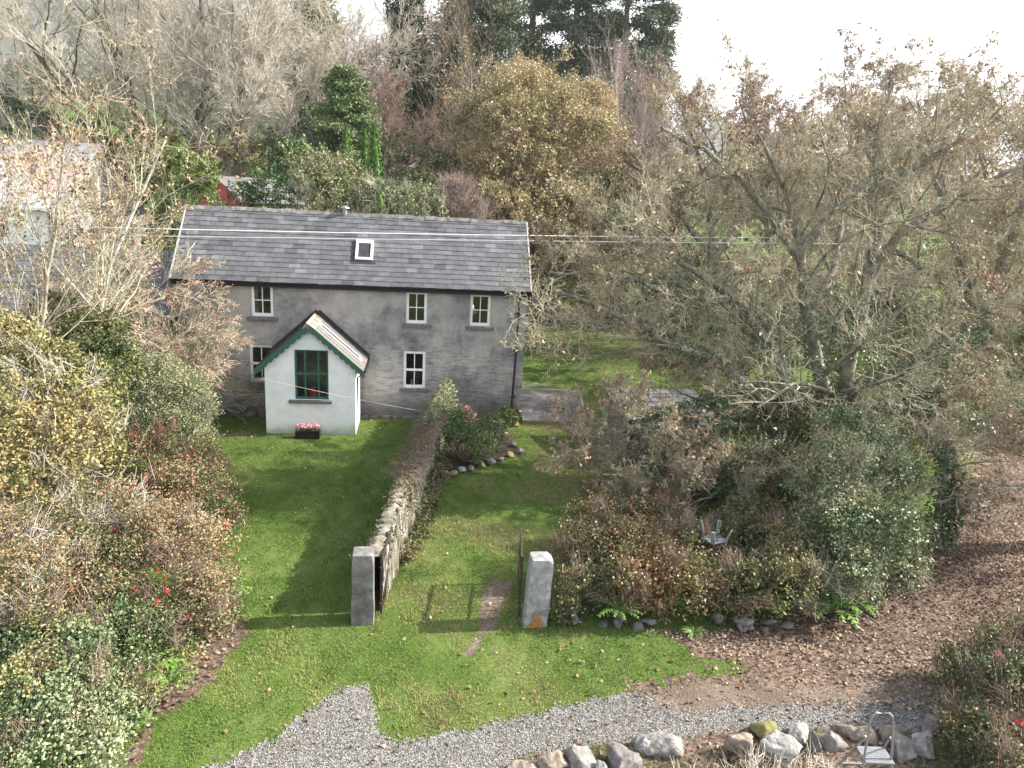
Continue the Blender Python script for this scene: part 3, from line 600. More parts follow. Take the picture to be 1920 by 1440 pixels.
g = MB(); g.add([(a+.05,y+.04,z0+.05),(b-.05,y+.04,z0+.05),(b-.05,y+.04,z1-.04),(a+.05,y+.04,z1-.04)], [(0,1,2,3)]); sub(g, 'pane', 'glass', pwin)
g = MB(); g.box(-8.8, -7.27, PY-.13, PY+.085, z0-.115, z0-.004); sub(g, 'sill', 'sill', pwin, bevel=.015)
g = MB(); g.box(a-.1, b+.1, PY+.285, PY+.60, z0-.07, z0-.02); hpart(g, 'window_board', 'timber')
g = MB(); ex_ = prp(1,1.03,0)[0]; ez_ = prp(1,1.03,0)[2]; g.tube([(ex_+.03, YF, ez_-.02), (ex_+.03, -.02, ez_-.0)], .05, 8); g.tube([(ex_+.03, YF+.1, ez_-.04), (PX1+.06, PY+.1, ez_-.28), (PX1+.06, PY+.1, .02)], .033, 8)
hpart(g, 'porch_gutter', 'black')
g = MB(); g.lathe((PX1+.1, -1.0, 2.15), [(.02, -.09), (.07, -.05), (.07, .04), (.03, .08)], 10); g.box(PX1, PX1+.06, -1.02, -.98, 2.13, 2.17); hpart(g, 'wall_light', 'white')

# things in the windows
t = empty('table_lamp', 'red drum lampshade seen through the green porch window', 'lamp', (-7.98, PY+.44, z0-.02))
g = MB(); g.lathe((0,0,0), [(.07, 0), (.07, .015), (.02, .04), (.02, .12)], 10); g.build('lamp_base', M['timber'], t)
g = MB(); g.lathe((0,0,0), [(.19, .07), (.135, .36)], 20); g.f = g.f[:-2]; g.t = g.t[:-2]; g.build('lamp_shade', M['shade'], t)
g = MB(); g.lathe((0,0,0), [(.125, .350), (.125, .352)], 20); g.build('lamp_liner', M['cream'], t)
t = empty('bedside_lamp', 'white cone lampshade behind the right upper window', 'lamp', (-2.16, .55, 4.1))
g = MB(); g.lathe((0,0,0), [(.28, .18), (.12, .52)], 18); g.build('lamp_shade', M['cream'], t)
g = MB(); g.lathe((0,0,0), [(.1, -.1), (.1, -.08), (.03, 0), (.02, .2)], 10); g.build('lamp_base', M['timber'], t)
t = empty('flower_vase', 'blue vase of dried flowers behind the right lower sash window', 'vase', (-4.22, .42, 1.30))
g = MB(); g.lathe((0,0,0), [(.05, 0), (.075, .1), (.06, .2), (.05, .24)], 12); g.build('vase', M['bluevase'], t, smooth=True)
rg = np.random.default_rng(2); V, Fc = leaf_quads(rg, rg.normal(size=(130, 3))*[.11, .04, .10]+[0, 0, .42], .06); mk('dried_flowers', V, Fc, M['l_beech'], t, tint=rg.random(130))
t = empty('figurine', 'small cream figurine left of the blue vase in the sash window', 'ornament', (-4.45, .40, 1.30))
g = MB(); g.lathe((0,0,0), [(.06, 0), (.045, .08), (.025, .15), (.035, .19), (.02, .24)], 12); g.build('body', M['cream'], t, smooth=True)

# ------------------------------------------------------------------ other buildings
w = empty('slate_roofed_wing', 'low slate roofed wing joined to the left end of the cottage', 'outbuilding', (-20, 2.3, 0))
def wpart(mb, name, m, root, **k):
    o = mb.build(name, M[m], root, **k); o.matrix_parent_inverse = Matrix.Translation(-root.location); return o
q = MB(); wall_holes(q, -27, HX0-.01, -.1, 3.75, .25, .3, [(-14.25, .8, 1.5, 2.72), (-18.6, .8, 1.5, 2.72)])
q.add([(-27,.25,-.1),(-27,4.6,-.1),(-27,4.6,3.75),(-27,2.4,5.9),(-27,.25,3.75)], [(4,3,2,1,0)]); q.add([(-27,4.6,-.1),(-13.2,4.6,-.1),(-13.2,4.6,3.75),(-27,4.6,3.75)], [(3,2,1,0)])
wpart(q, 'wall', 'facade', w)
q = slates(-27.2, HX0-.13, .05, 3.72, 2.4, 6.05, 13, .44, 9); q.add([(-27.2,.05,3.70),(HX0-.13,.05,3.70),(HX0-.13,2.4,6.03),(-27.2,2.4,6.03)], [(0,1,2,3)], .3); q.add([(-27.2,4.75,3.7),(HX0-.13,4.75,3.7),(HX0-.13,2.4,6.04),(-27.2,2.4,6.04)], [(3,2,1,0)])
wpart(q, 'roof', 'slate', w)
q = MB(); q.box(-27.2, HX0-.14, -.02, .03, 3.62, 3.72); wpart(q, 'gutter', 'black', w)
for xc in (-14.25, -18.6):
    q = MB(); a, b = xc-.4, xc+.4; q.box(a, a+.09, .3, .37, 1.5, 2.72); q.box(b-.09, b, .3, .37, 1.5, 2.72); q.box(a+.09, b-.09, .3, .37, 2.63, 2.72); q.box(a+.09, b-.09, .3, .37, 1.5, 1.6); q.box(a+.09, b-.09, .31, .36, 2.08, 2.13)
    wf = wpart(q, 'window', 'white', w)
    q = MB(); q.add([(a+.05,.34,1.55),(b-.05,.34,1.55),(b-.05,.34,2.68),(a+.05,.34,2.68)], [(0,1,2,3)]); q.build('pane', M['glass'], wf)

bx1 = pt(150, 330, 20)[0]; be = pt(100, 388, 16)[2]; br = pt(60, 262, 23)[2]
bn = empty('barn', 'long barn with pinkish grey sheet roof and white wall up the slope', 'barn', (bx1-12, 20, 0))
q = MB(); g0 = float(hgt(bx1-6, 16))-.6
q.box(bx1-26, bx1-.3, 16.2, 29.8, g0, be-.1); wpart(q, 'wall', 'white_wall', bn); q = MB(); q.add([(bx1,16.2,g0),(bx1,29.8,g0),(bx1,29.8,be-.1),(bx1,23,br-.15),(bx1,16.2,be-.1)], [(0,1,2,3,4)]); wpart(q, 'gable_wall', 'facade', bn)
q = MB(); 
for y0, z0, y1, z1 in ((15.8, be-.1, 23, br), (30.2, be-.1, 23, br)):
    n = 60; xs = np.linspace(bx1-26.3, bx1+.3, n*2+1); 
    vs = [(x, y, z+.03*(i % 2)) for y, z in ((y0, z0), (y1, z1)) for i, x in enumerate(xs)]; k = len(xs); q.add(vs, [(i, i+1, k+i+1, k+i) for i in range(k-1)])
wpart(q, 'roof', 'barnroof', bn)
q = MB(); q.box(bx1-26.3, bx1+.3, 15.72, 15.8, be-.22, be-.06); wpart(q, 'gutter', 'white', bn)
q = MB(); q.box(bx1-8.6, bx1-6.6, 16.13, 16.19, g0+.6, be-1.2); wpart(q, 'door', 'timber', bn)
q = MB(); q.box(bx1-3.6, bx1-2.4, 16.13, 16.19, be-1.7, be-.9); wpart(q, 'window', 'lead', bn)

ap = pt(412, 332, 11.5); rs = empty('red_shed', 'small red walled shed with grey roof behind the cottage roof', 'shed', (*ap[:2], 0), math.radians(-38))
zr = ap[2]; ze = zr-1.05; g0 = float(hgt(*ap[:2]))-.6; q = MB(); q.add([(-1.7,0,g0),(1.7,0,g0),(1.7,0,ze),(0,0,zr-.06),(-1.7,0,ze)], [(0,1,2,3,4)]); q.build('wall', M['redpaint'], rs); q = MB(); q.box(-1.68, 1.68, .01, 4.4, g0, ze-.02); q.build('side_wall', M['grey_wall'], rs)
q = MB()
for sx in (-1, 1):
    vs = [(0,-.3,zr),(sx*1.95,-.3,ze-.14),(sx*1.95,4.6,ze-.14),(0,4.6,zr)]; q.add([*vs, *[(x, y, z+.06) for x, y, z in vs]], [(0,1,2,3),(4,5,6,7),(0,1,5,4),(1,2,6,5),(2,3,7,6)])
q.build('roof', M['shedroof'], rs)
q = MB(); q.box(-.5, .5, -.06, -.01, g0+.6, ze-.1); q.build('door', M['timber'], rs)

y_ = 27.; a_ = pt(986, 430, y_); c_ = pt(1022, 433, y_); sh = empty('garden_store', 'pale grey green store half hidden behind the cottage gable', 'shed', (a_[0]+.8, y_+1, 0))
q = MB(); zt_ = c_[2]-.35; x0, x1 = a_[0]-.6, c_[0]+.5; g0 = float(hgt(x0, y_))-.3
q.box(x0, x1, y_, y_+2.4, g0, zt_); wpart(q, 'wall', 'grey_wall', sh)
q = MB(); q.add([(x0-.2,y_-.25,zt_-.02),(x1+.2,y_-.25,zt_-.02),(x1+.2,y_+2.6,zt_+.4),(x0-.2,y_+2.6,zt_+.4)], [(0,1,2,3)]); q.box(x0-.2, x1+.2, y_-.28, y_-.25, zt_-.14, zt_); wpart(q, 'roof', 'slate_old', sh)
q = MB(); q.box(x0+.5, x0+1.3, y_-.05, y_-.01, zt_-2.1, zt_-.15); wpart(q, 'door', 'l_rose' if False else 'limewash', sh)

# tumbledown slate roofed shed under the oak
ts = empty('stone_shed', 'tumbledown stone shed with sagging slate roof under the oak', 'shed', (5.2, -3.4, 0))
q = MB(); f0, f1 = pt(1190, 795, -5)[0], pt(1345, 800, -5)[0]; zt_ = pt(1215, 800, -5)[2]; zb_ = pt(1250, 735, -2.2)[2]
V, Fc = grid(np.linspace(0, 1, 40), np.linspace(0, 1, 16), lambda X, Y_: 0*X)
rgx = np.random.default_rng(3); wb = wob(rgx, 9, 3)
def slab(x0, y0, x1, y1, zt, th=.4, seed=0, zb=-.1, rough=.05, nu=44, nv=14, top=None):
    """a rough masonry wall between two ground points"""
    rg = np.random.default_rng(seed); w1 = wob(rg, 9, 4.5); w2 = wob(rg, 9, 11); d = np.array([x1-x0, y1-y0]); ln = np.linalg.norm(d); d /= ln; n = np.array([-d[1], d[0]])
    us = np.linspace(0, ln, nu); prof = [(-th/2, z) for z in np.linspace(0, 1, nv)]+[(s*th/2, 1.0) for s in np.linspace(-.8, .8, 5)]+[(th/2, z) for z in np.linspace(1, 0, nv)]
    V = np.array([[u, s, z] for u in us for s, z in prof]); k = len(prof)
    ztop = np.array([top(u/ln) if top else zt for u in V[:, 0]]); crown = np.where(np.abs(V[:, 1]) < th*.45, .05, 0)
    P = np.stack([x0+d[0]*V[:, 0]+n[0]*V[:, 1], y0+d[1]*V[:, 0]+n[1]*V[:, 1], zb+(ztop-zb)*V[:, 2]+crown], -1)
    off = rough*(.6*w1(P)+.4*w2(P)); P[:, 0] += n[0]*np.sign(V[:, 1])*off; P[:, 1] += n[1]*np.sign(V[:, 1])*off; P[:, 2] += V[:, 2]*rough*.8*w1(P*1.7)
    i = np.arange(len(us)*k).reshape(len(us), k); Fc = np.stack([i[:-1, :-1], i[:-1, 1:], i[1:, 1:], i[1:, :-1]], -1).reshape(-1, 4)
    e1 = np.arange(k); return P, Fc
parts_ = [slab(f0, -5, f1, -5, zt_, .4, 1), slab(f0, -5, f0+.1, -2, zt_+.2, .4, 2), slab(f1, -5, f1, -2, zt_+.2, .4, 3)]
V, Fc = merge(parts_); o = mk('wall', V, Fc, M['rubble'], ts, smooth=True); o.matrix_parent_inverse = Matrix.Translation(-ts.location)
q = slates(f0-.3, f1+.3, -5.4, zt_-.02, -1.8, zb_, 9, .5, 21, .03); q.add([(f0-.3,-5.35,zt_-.06),(f1+.3,-5.35,zt_-.06),(f1+.3,-1.8,zb_-.06),(f0-.3,-1.8,zb_-.06)], [(0,1,2,3)], .2); wpart(q, 'roof', 'slate_old', ts)
q = MB(); q.box(f0+1.0, f0+1.9, -5.27, -5.22, 0, zt_-.35); wpart(q, 'doorway', 'soil', ts)  # solid dark panel, coloured as the shade inside an open doorway

# ------------------------------------------------------------------ garden wall, pillars, gates
gw = empty('garden_wall', 'long lime streaked garden wall topped with ivy and purple creeper', 'wall', (-4.1, -7, 0))
WA, WB = np.array([-3.02, -.25]), np.array([-5.02, -13.75])
def wtop(t): return 1.30+.16*(1-t)-.10*math.sin(t*9)*.4
V, Fc = slab(*WA, *WB, 1.3, .42, 11, rough=.045, nu=220, nv=18, top=wtop)
o = mk('masonry', V, Fc, M['gwall'], gw, smooth=True); o.matrix_parent_inverse = Matrix.Translation(-gw.location)
q = MB(); rg = np.random.default_rng(31); dv = (WB-WA)/np.linalg.norm(WB-WA)
for i in range(26):
    u = 9.6+i*.21
    if u > 13.55: break
    c = WA+dv*u; L_ = []
    V, Fc = stone(900+i, (.21*rg.uniform(.85, 1.1), .15, .115*rg.uniform(.8, 1.2)), 3, .12, 7); V = V@np.array([[math.cos(-.15), math.sin(-.15), 0], [-math.sin(-.15), math.cos(-.15), 0], [0, 0, 1]]).T; q.add(V+[*c, wtop(u/13.65)+.06], Fc.tolist(), rg.random())
o = q.build('coping', M['coping'], gw, smooth=False); o.matrix_parent_inverse = Matrix.Translation(-gw.location)
def pillar(name, label, base, w, d, h, m, lean, chamfer, rust=False):
    p = empty(name, label, 'gate pillar', (*base, 0)); rg = np.random.default_rng(int(abs(base[0])*100)); wv = wob(rg, 7, 5)
    xs = [-1, -.6, 0, .6, 1]; zs = list(np.linspace(0, 1, 12)); V = []; 
    for z in zs:
        for (u, v) in [(a, -1) for a in xs]+[(1, a) for a in xs[1:]]+[(a, 1) for a in xs[::-1][1:]]+[(-1, a) for a in xs[::-1][1:-1]]:
            k = 1-.06*(max(0, z-.93)/.07)-(.07 if (abs(u)+abs(v)) > 1.9 else 0)*.5
            zz = z*h-.05
            if chamfer and u > .9 and z > .93: zz -= .07
            V.append([u*w/2*k*(1.04-.06*z)+lean*z*h, v*d/2*k, zz])
    V = np.array(V); V[:, :2] += (wv(V)*.008)[:, None]*np.sign(V[:, :2]); k = len(V)//12; i = np.arange(len(V)).reshape(12, k); nx = np.roll(i, -1, 1)
    q = MB(); q.add(V, np.stack([i[:-1], nx[:-1], nx[1:], i[1:]], -1).reshape(-1, 4).tolist()); c = V[-k:].mean(0)+[0, 0, .05]; q.add([c, *V[-k:]], [(0, j+1, (j+1) % k+1) for j in range(k)])
    q.build('shaft', M[m], p, smooth=False)
    return p
pillar('gate_pillar', 'dark weathered concrete gate pillar at the end of the garden wall', (-5.17, -14.1), .46, .46, 1.66, 'concrete', .0, False)
pr_ = pillar('gate_pillar', 'pale rendered gate pillar with rusty orange stain at its foot', (-1.52, -14.3), .50, .45, 1.62, 'limewash', .05, True)
rg = np.random.default_rng(6); st_ = []
m, nt, b = nm('rust_stain'); b.inputs['Base Color'].default_value = (.30, .13, .04, 1); b.inputs['Roughness'].default_value = .9; M['rust'] = m
q = MB()
for (cx, cz, rx, rz) in ((.0, .30, .06, .10), (.03, .12, .13, .08), (-.06, .05, .14, .05), (.12, .34, .03, .04), (.06, .2, .06, .06)):
    n = 18; pts = [(cx+rx*math.cos(2*math.pi*i/n)*rg.uniform(.75, 1.1), -.252-.0006*len(q.f), cz+rz*math.sin(2*math.pi*i/n)*rg.uniform(.75, 1.1)) for i in range(n)]; q.add(pts, [tuple(range(n))])
q.build('rust_stain', M['rust'], pr_)
def gate(label, hinge, direc, ln, h, lean=0):
    g = empty('metal_gate', label, 'gate', (*hinge, .08)); d = np.array([*unit(np.array(direc, float)), 0]); P = lambda s, z: d*s+np.array([lean*z, 0, z])
    q = MB(); q.bar(P(0, 0), P(0, h+.12), .045); q.bar(P(ln, 0), P(ln, h), .045); q.bar(P(0, h-.02), P(ln, h-.02), .04); q.bar(P(0, .05), P(ln, .05), .04); q.bar(P(0, h*.5), P(ln, h*.5), .035); q.build('frame', M['iron'], g)
    q = MB(); n = int(ln/.13)
    for i in range(1, n): q.bar(P(ln*i/n, .06), P(ln*i/n, h-.03), .016)
    q.build('railing', M['iron'], g)
    for z in (.25, h-.2): q = MB(); q.bar(P(0, z), P(-.06, z), .05); q.build('hinge', M['iron'], g)
gate('dark iron gate leaf swung open beside the pale pillar', (-1.83, -14.2), (.12, 1), 1.5, 1.32, -.01)
gate('dark iron gate leaf swung open against the garden wall', (-4.80, -14.0), (.1, 1), 1.5, 1.30, .0)

# ------------------------------------------------------------------ yard furniture
tb = empty('timber_edging', 'grey timber sleepers boxing in the dark gravel bed by the gable', 'edging', (1.4, -.5, 0))
for a_, b_, zs in (((.02, -.5), (2.75, -.5), (.05, .14)), ((2.72, -.38), (3.36, 4.25), (.12,)), ((.03, 4.36), (3.3, 4.30), (.12,))):
    for z in zs:
        q = MB(); q.bar((*a_, z), (*b_, z), .10, .085); o = q.build('board', M['timber'], tb, bevel=.008); o.matrix_parent_inverse = Matrix.Translation(-tb.location)
fp = empty('flower_trough', 'black slatted trough of pink flowers on the grass before the porch', 'planter', (-8.1, -2.48, 0))
q = MB()
for i in range(3):
    z = .02+i*.1; q.box(-.42, .42, -.17, -.145, z, z+.088); q.box(-.42, .42, .145, .17, z, z+.088); q.box(-.42, -.395, -.145, .145, z, z+.088); q.box(.395, .42, -.145, .145, z, z+.088)
for sx in (-1, 1):
    for sy in (-1, 1): q.box(sx*.39-.03, sx*.39+.03, sy*.13-.03, sy*.13+.03, 0, .3)
q.build('box', M['black'], fp)
q = MB(); q.box(-.39, .39, -.14, .14, .2, .26); q.build('compost', M['soil'], fp)
rg = np.random.default_rng(12); n = 420; P = np.stack([rg.uniform(-.42, .42, n), rg.uniform(-.17, .17, n), rg.uniform(.27, .42, n)], -1); V, Fc = leaf_quads(rg, P, .055, np.array([0, 0, .8])); mk('leaves', V, Fc, M['l_glossy'], fp, tint=rg.random(n))
n = 300; P = np.stack([rg.uniform(-.40, .42, n), rg.uniform(-.16, .16, n), rg.uniform(.40, .52, n)], -1); V, Fc = leaf_quads(rg, P, .06, np.array([0, 0, .5])); mk('flowers', V, Fc, M['pink'], fp, tint=rg.random(n))

def cable(label, pts, r, m='cable'):
    q = MB(); q.tube(pts, r, 5); return tag(q.build('overhead_cable', M[m]), label, 'cable')
def sag(a, b, s, n=40):
    a = np.array(a, float); b = np.array(b, float); t = np.linspace(0, 1, n)[:, None]; p = a+(b-a)*t; p[:, 2] -= (4*s*t*(1-t))[:, 0]; return p
cable('upper pale cable crossing in front of the slate roof', sag(pt(90, 424, -6), pt(1500, 446, -6), .06), .014)
cable('lower pale cable crossing in front of the slate roof', sag(pt(60, 439, -6), pt(1600, 457, -6), .03), .017)
q = MB(); q.tube(sag(pt(490, 709, -2.6), pt(945, 793, -2.6), .14), .006, 4); tag(q.build('clothes_line', M['twig_pale']), 'thin drooping line strung across the porch front to the roses', 'line')
am = empty('aerial_mast', 'thin pale aerial pole rising behind the cottage gable', 'aerial', (*pt(1002, 455, 26)[:2], 3))
tp = pt(1006, 352, 26)-np.array([0, 0, 3.]); dx = tp[0]-am.location[0]
q = MB(); q.tube([(0, 0, -1), (dx, 0, tp[2])], .045, 6); q.build('pole', M['cable'], am)
q = MB(); q.bar((dx-.25, 0, tp[2]-.05), (dx+.22, 0, tp[2]-.03), .03); 
for i in range(5): q.bar((dx-.22+i*.1, -.16, tp[2]-.04), (dx-.22+i*.1, .16, tp[2]-.04), .012)
q.build('antenna', M['cable'], am)
rg = np.random.default_rng(14); n = 260; P = np.stack([dx*.6-.12+rg.normal(size=n)*.09, rg.normal(size=n)*.06, rg.uniform(tp[2]-2.9, tp[2]-.9, n)], -1); V, Fc = leaf_quads(rg, P, .08); mk('climber', V, Fc, M['l_sage'], am, tint=rg.random(n))

# stepladder
lb = np.array([3.0, -19.4]); ld = empty('stepladder', 'aluminium stepladder with hooped handrail standing among the boulders', 'stepladder', (*lb, 0), -.12)
q = MB(); H = 1.62
for sx in (-1, 1): q.tube([(sx*.27, -.28, 0), (sx*.2, .0, 1.0)], .018, 8)
q.tube([(-.215, -.05, .75), (-.18, .06, 1.45), (-.15, .075, 1.57), (-.1, .08, H), (.1, .08, H), (.15, .075, 1.57), (.18, .06, 1.45), (.215, -.05, .75)], .019, 8); q.build('front_frame', M['alu'], ld)
q = MB()
for sx in (-1, 1): q.tube([(sx*.3, .62, 0), (sx*.19, .07, 1.2)], .017, 8)
q.bar((-.27, .47, .33), (.27, .47, .33), .03); q.build('rear_legs', M['alu'], ld)
for z, y in ((.3, -.22), (.58, -.14)):
    q = MB(); q.box(-.24, .24, y-.05, y+.05, z, z+.03); q.build('tread', M['alu'], ld)
q = MB(); q.box(-.22, .22, -.12, .22, .86, .89)
for i in range(8): q.box(-.215, .215, -.11+i*.04, -.10+i*.04, .89, .895)
q.build('platform', M['alu'], ld)

# broken plastic chair dumped on the hedge
c0 = gd(1340, 1012, 1.3); ch = empty('garden_chair', 'pale blue grey garden chair dumped upside down on the hedge', 'chair', (*c0[:2], 1.3), .3)
q = MB(); q.box(-.24, .24, -.2, .2, 0, .03); q.build('seat', M['plastic'], ch, bevel=.01)
for sx, sy, l in ((-1, -1, .34), (1, -1, .30), (-1, 1, .42), (1, 1, .36)):
    q = MB(); q.bar((sx*.2, sy*.16, .03), (sx*.27, sy*.22, l), .09, .035); q.build('leg', M['plastic'], ch, bevel=.008)
q = MB()
for i in range(5): q.bar((-.2+i*.1, .2, -.0), (-.22+i*.11, .34, -.42), .07, .02)
q.build('backrest', M['plastic'], ch)

# boulders along the verge
BR = [(985,1436,66,34,'rock_tan','flat tan boulder cut off by the bottom edge, leftmost of the row'), (1035,1420,70,52,'rock_tan','brown wedge boulder with mossy left face beside the rounded grey one'),
 (1090,1407,62,50,'rock_grey','smooth rounded grey boulder between brown wedge and dark jagged boulder'), (1127,1436,36,40,'rock_pale','small pale upright stone in grass below the dark jagged boulder'),
 (1165,1414,88,58,'rock_dark','dark jagged boulder with white streaks lying tilted'), (1207,1394,34,30,'rock_pale','small pale round stone beside the long grey boulder'),
 (1243,1389,100,44,'rock_grey','long low grey boulder with pale tip, alone on the gravel edge'), (1388,1384,66,66,'rock_tan','tall pinkish pointed boulder throwing a dark oval shadow'),
 (1440,1366,58,36,'rock_moss','boulder with yellow moss on top'), (1456,1390,82,50,'rock_pale','craggy pale boulder below the mossy one'), (1497,1362,52,46,'rock_pale','curved whitish boulder right of the mossy one'),
 (1524,1392,44,44,'rock_dark','small dark boulder in shade between two pale ones'), (1562,1386,66,44,'rock_grey','broad grey boulder with flat sunlit top'), (1586,1364,44,28,'rock_tan','small tan block resting behind the broad grey boulder'),
 (1618,1372,50,42,'rock_tan','brown boulder just behind the stepladder hoop'), (1668,1368,58,46,'rock_tan','golden tan boulder right of the stepladder'), (1694,1400,58,46,'rock_grey','grey slab leaning in grass right of the ladder platform'),
 (1724,1388,74,48,'rock_pale','bright white boulder, brightest of the row'), (1762,1358,58,38,'rock_dark','dim grey boulder in shade under the right bush')]
for i, (x, y, w_, h_, m_, lab) in enumerate(BR):
    g0 = gd(x, y+h_*.38); dpt = np.dot(g0-CAM, FW); mpx = dpt/FPX; rg = np.random.default_rng(100+i)
    V, Fc = stone(200+i*7, (w_*mpx*.66, w_*mpx*.50, h_*mpx*.72), 4, .28, 15); a = rg.uniform(-.5, .5)
    o = mk('boulder', V, Fc, M[m_], smooth=False); o.location = (*g0[:2], h_*mpx*.22); o.rotation_euler = (rg.uniform(-.15, .15), rg.uniform(-.15, .15), a)
    tag(o, lab, 'boulder', 'boulders along the verge')
for i, (x, y) in enumerate(((832,893),(850,891),(866,886),(884,882),(903,876),(921,870),(940,864),(957,857),(974,850),(962,838),(966,800))):
    g0 = gd(x, y); rg = np.random.default_rng(300+i); V, Fc = stone(400+i, (rg.uniform(.12, .19), .12, rg.uniform(.1, .16)), 3, .15, 6)
    o = mk('edging_stone', V, Fc, M[('rock_grey', 'rock_moss', 'rock_pale')[i % 3]], smooth=False); o.location = (*g0[:2], .08)
    tag(o, 'small rough stone edging the rose bed', 'stone', 'stones edging the rose bed')

# ------------------------------------------------------------------ vegetation builders
def blob_points(rg, blobs, n, lump=.22, deep=.35, f=1.6):
    """points through the lumpy shells of overlapping ellipsoids"""
    B = np.array(blobs, float); kids = []
    for c in B:
        for _ in range(5):
            d = unit(rg.normal(size=3)+[0, 0, .3]); k_ = rg.uniform(.36, .58); kids.append([*(c[:3]+d*c[3:]*rg.uniform(.62, .9)), *(c[3:]*k_)])
    B = np.concatenate([B, np.array(kids)]); area = (B[:, 3]*B[:, 4]+B[:, 4]*B[:, 5]+B[:, 3]*B[:, 5]); w = area/area.sum()
    wv = wob(rg, 9, f); wv2 = wob(rg, 9, f*2.7); P, O = [], []; nc = max(40, n//20); got = 0
    while got < nc:
        k = int((nc-got)*2)+50; i = rg.choice(len(B), k, p=w); d = unit(rg.normal(size=(k, 3))); d[:, 2] = np.where(d[:, 2] < -.35, -d[:, 2], d[:, 2])
        r = np.clip(1-np.abs(rg.normal(size=k))*deep, .1, 1); s = B[i, 3:]; q = B[i, :3]+d*s
        r = r*(1+lump*wv(q)*.7+lump*.5*wv2(q)); p = B[i, :3]+d*s*r[:, None]; ok = np.ones(k, bool)
        for b_ in B: ok &= (((p-b_[:3])/b_[3:])**2).sum(1) > .5
        ok &= wv2(p*1.3) > -1.1
        ok &= p[:, 2] > hgt(p[:, 0], p[:, 1])+.02
        P.append(p[ok]); O.append(unit(d[ok]/s[ok])); got += int(ok.sum())
        if not ok.any(): break
    C_ = np.concatenate(P)[:nc]; Oc = np.concatenate(O)[:nc]; j = rg.integers(len(C_), size=n); sg_ = .062*B[:, 3:].mean()**.5+.02
    along_ = rg.normal(size=(n, 1))*sg_*1.7; p = C_[j]+Oc[j]*along_+rg.normal(size=(n, 3))*sg_
    p[:, 2] = np.maximum(p[:, 2], hgt(p[:, 0], p[:, 1])+.02)
    return p, Oc[j]
def tints(rg, P, f=1.2, amp=.24, base=.45, sd=.23):
    return np.clip(base+amp*wob(rg, 8, f)(P)+rg.normal(size=len(P))*sd, 0, 1)
def shrub(name, label, cat, blobs, n, size, m, twigs=0, tm='twig_brown', tl=.5, group=None, seed=1, flowers=None, base=.45, lump=.22, ratio=.55, up=.45, deep=.35, second=None):
    rg = np.random.default_rng(seed); B = np.array(blobs, float); c = B[:, :2].mean(0); z0 = float(hgt(*c))
    r = empty(name, label, cat, (*c, z0), group=group); off = np.array([*c, z0])
    P, O = blob_points(rg, blobs, n, lump, deep)
    V, Fc = leaf_quads(rg, P-off, size, O*.35+np.array([0, 0, up*.45]), ratio); mk('foliage', V, Fc, M[m], r, tint=tints(rg, P, base=base))
    if second:
        m2, n2, s2 = second; P, O = blob_points(rg, blobs, n2, lump*1.2, .2); w_ = wob(rg, 8, 1.3)(P); k = w_ > .1; P = P[k]; O = O[k]
        V, Fc = leaf_quads(rg, P-off, s2, O*.35+np.array([0, 0, up*.45]), ratio); mk('foliage', V, Fc, M[m2], r, tint=tints(rg, P, base=base))
    if twigs:
        P, O = blob_points(rg, blobs, twigs, lump, .25); D = unit(O+rg.normal(size=O.shape)*.5+[0, 0, .35])
        Ln = tl*rg.uniform(.5, 1.5, len(P)); st = P-D*Ln[:, None]*.55
        Q, R_ = grow(rg, st-off, D, Ln, np.full(len(P), .007)*rg.uniform(.7, 1.6, len(P)), 4, .14, .03); V, Fc = tubes(Q, R_, 3); mk('twigs', V, Fc, M[tm], r)
        # stems from the root up into the bush
        k = max(6, len(B)*5); bi = rg.integers(len(B), size=k); g0 = B[bi, :3].copy(); g0[:, 2] = hgt(g0[:, 0], g0[:, 1]); g0[:, :2] = g0[:, :2]*.6+c*.4*1+0*g0[:, :2]; g0[:, :2] += (B[bi, :2]-c)*.0
        g0[:, 2] = hgt(g0[:, 0], g0[:, 1])-.05; tgt = B[bi, :3]+rg.normal(size=(k, 3))*B[bi, 3:]*.5; D = tgt-g0; Ln = np.linalg.norm(D, axis=1)
        Q, R_ = grow(rg, g0-off, D, Ln, np.full(k, .03), 6, .1, .0); V, Fc = tubes(Q, R_, 5); mk('stems', V, Fc, M['bark'], r)
    if flowers:
        m2, nf, s2 = flowers; P, O = blob_points(rg, blobs, nf, lump, .06); k = 6
        if nf < 20:
            for p_ in P: V, Fc = leaf_quads(rg, p_+rg.normal(size=(9, 3))*s2*.4-off, s2, np.array([0, 0, .4]), .8); mk('flower', V, Fc, M[m2], r, tint=rg.random(9))
            return r
        P6 = np.repeat(P, k, 0)+rg.normal(size=(nf*k, 3))*s2*.45; V, Fc = leaf_quads(rg, P6-off, s2, np.array([0, 0, .4])); mk('flowers', V, Fc, M[m2], r, tint=rg.random(nf*k))
    return r
def wood(rg, S0, D, Ln, R0, levels, n0=12, w0=.06, t0=.05, tip=.3):
    """branch system: list of (points, radii) per level; levels = (k, t0, t1, angle, len, rad, npts, wander, tropism)"""
    P, R_ = grow(rg, np.array(S0, float), np.array(D, float), np.array(Ln, float), np.array(R0, float), n0, w0, t0, tip); out_ = [(P, R_)]
    for (k, ta, tb, an, lf, rf, npt, wa, tr) in levels:
        s, d, l, r = spawn(rg, P, R_, k, ta, tb, an, .25, lf, rf); P, R_ = grow(rg, s, d, l, np.maximum(r, .004), npt, wa, tr); out_.append((P, R_))
    return out_
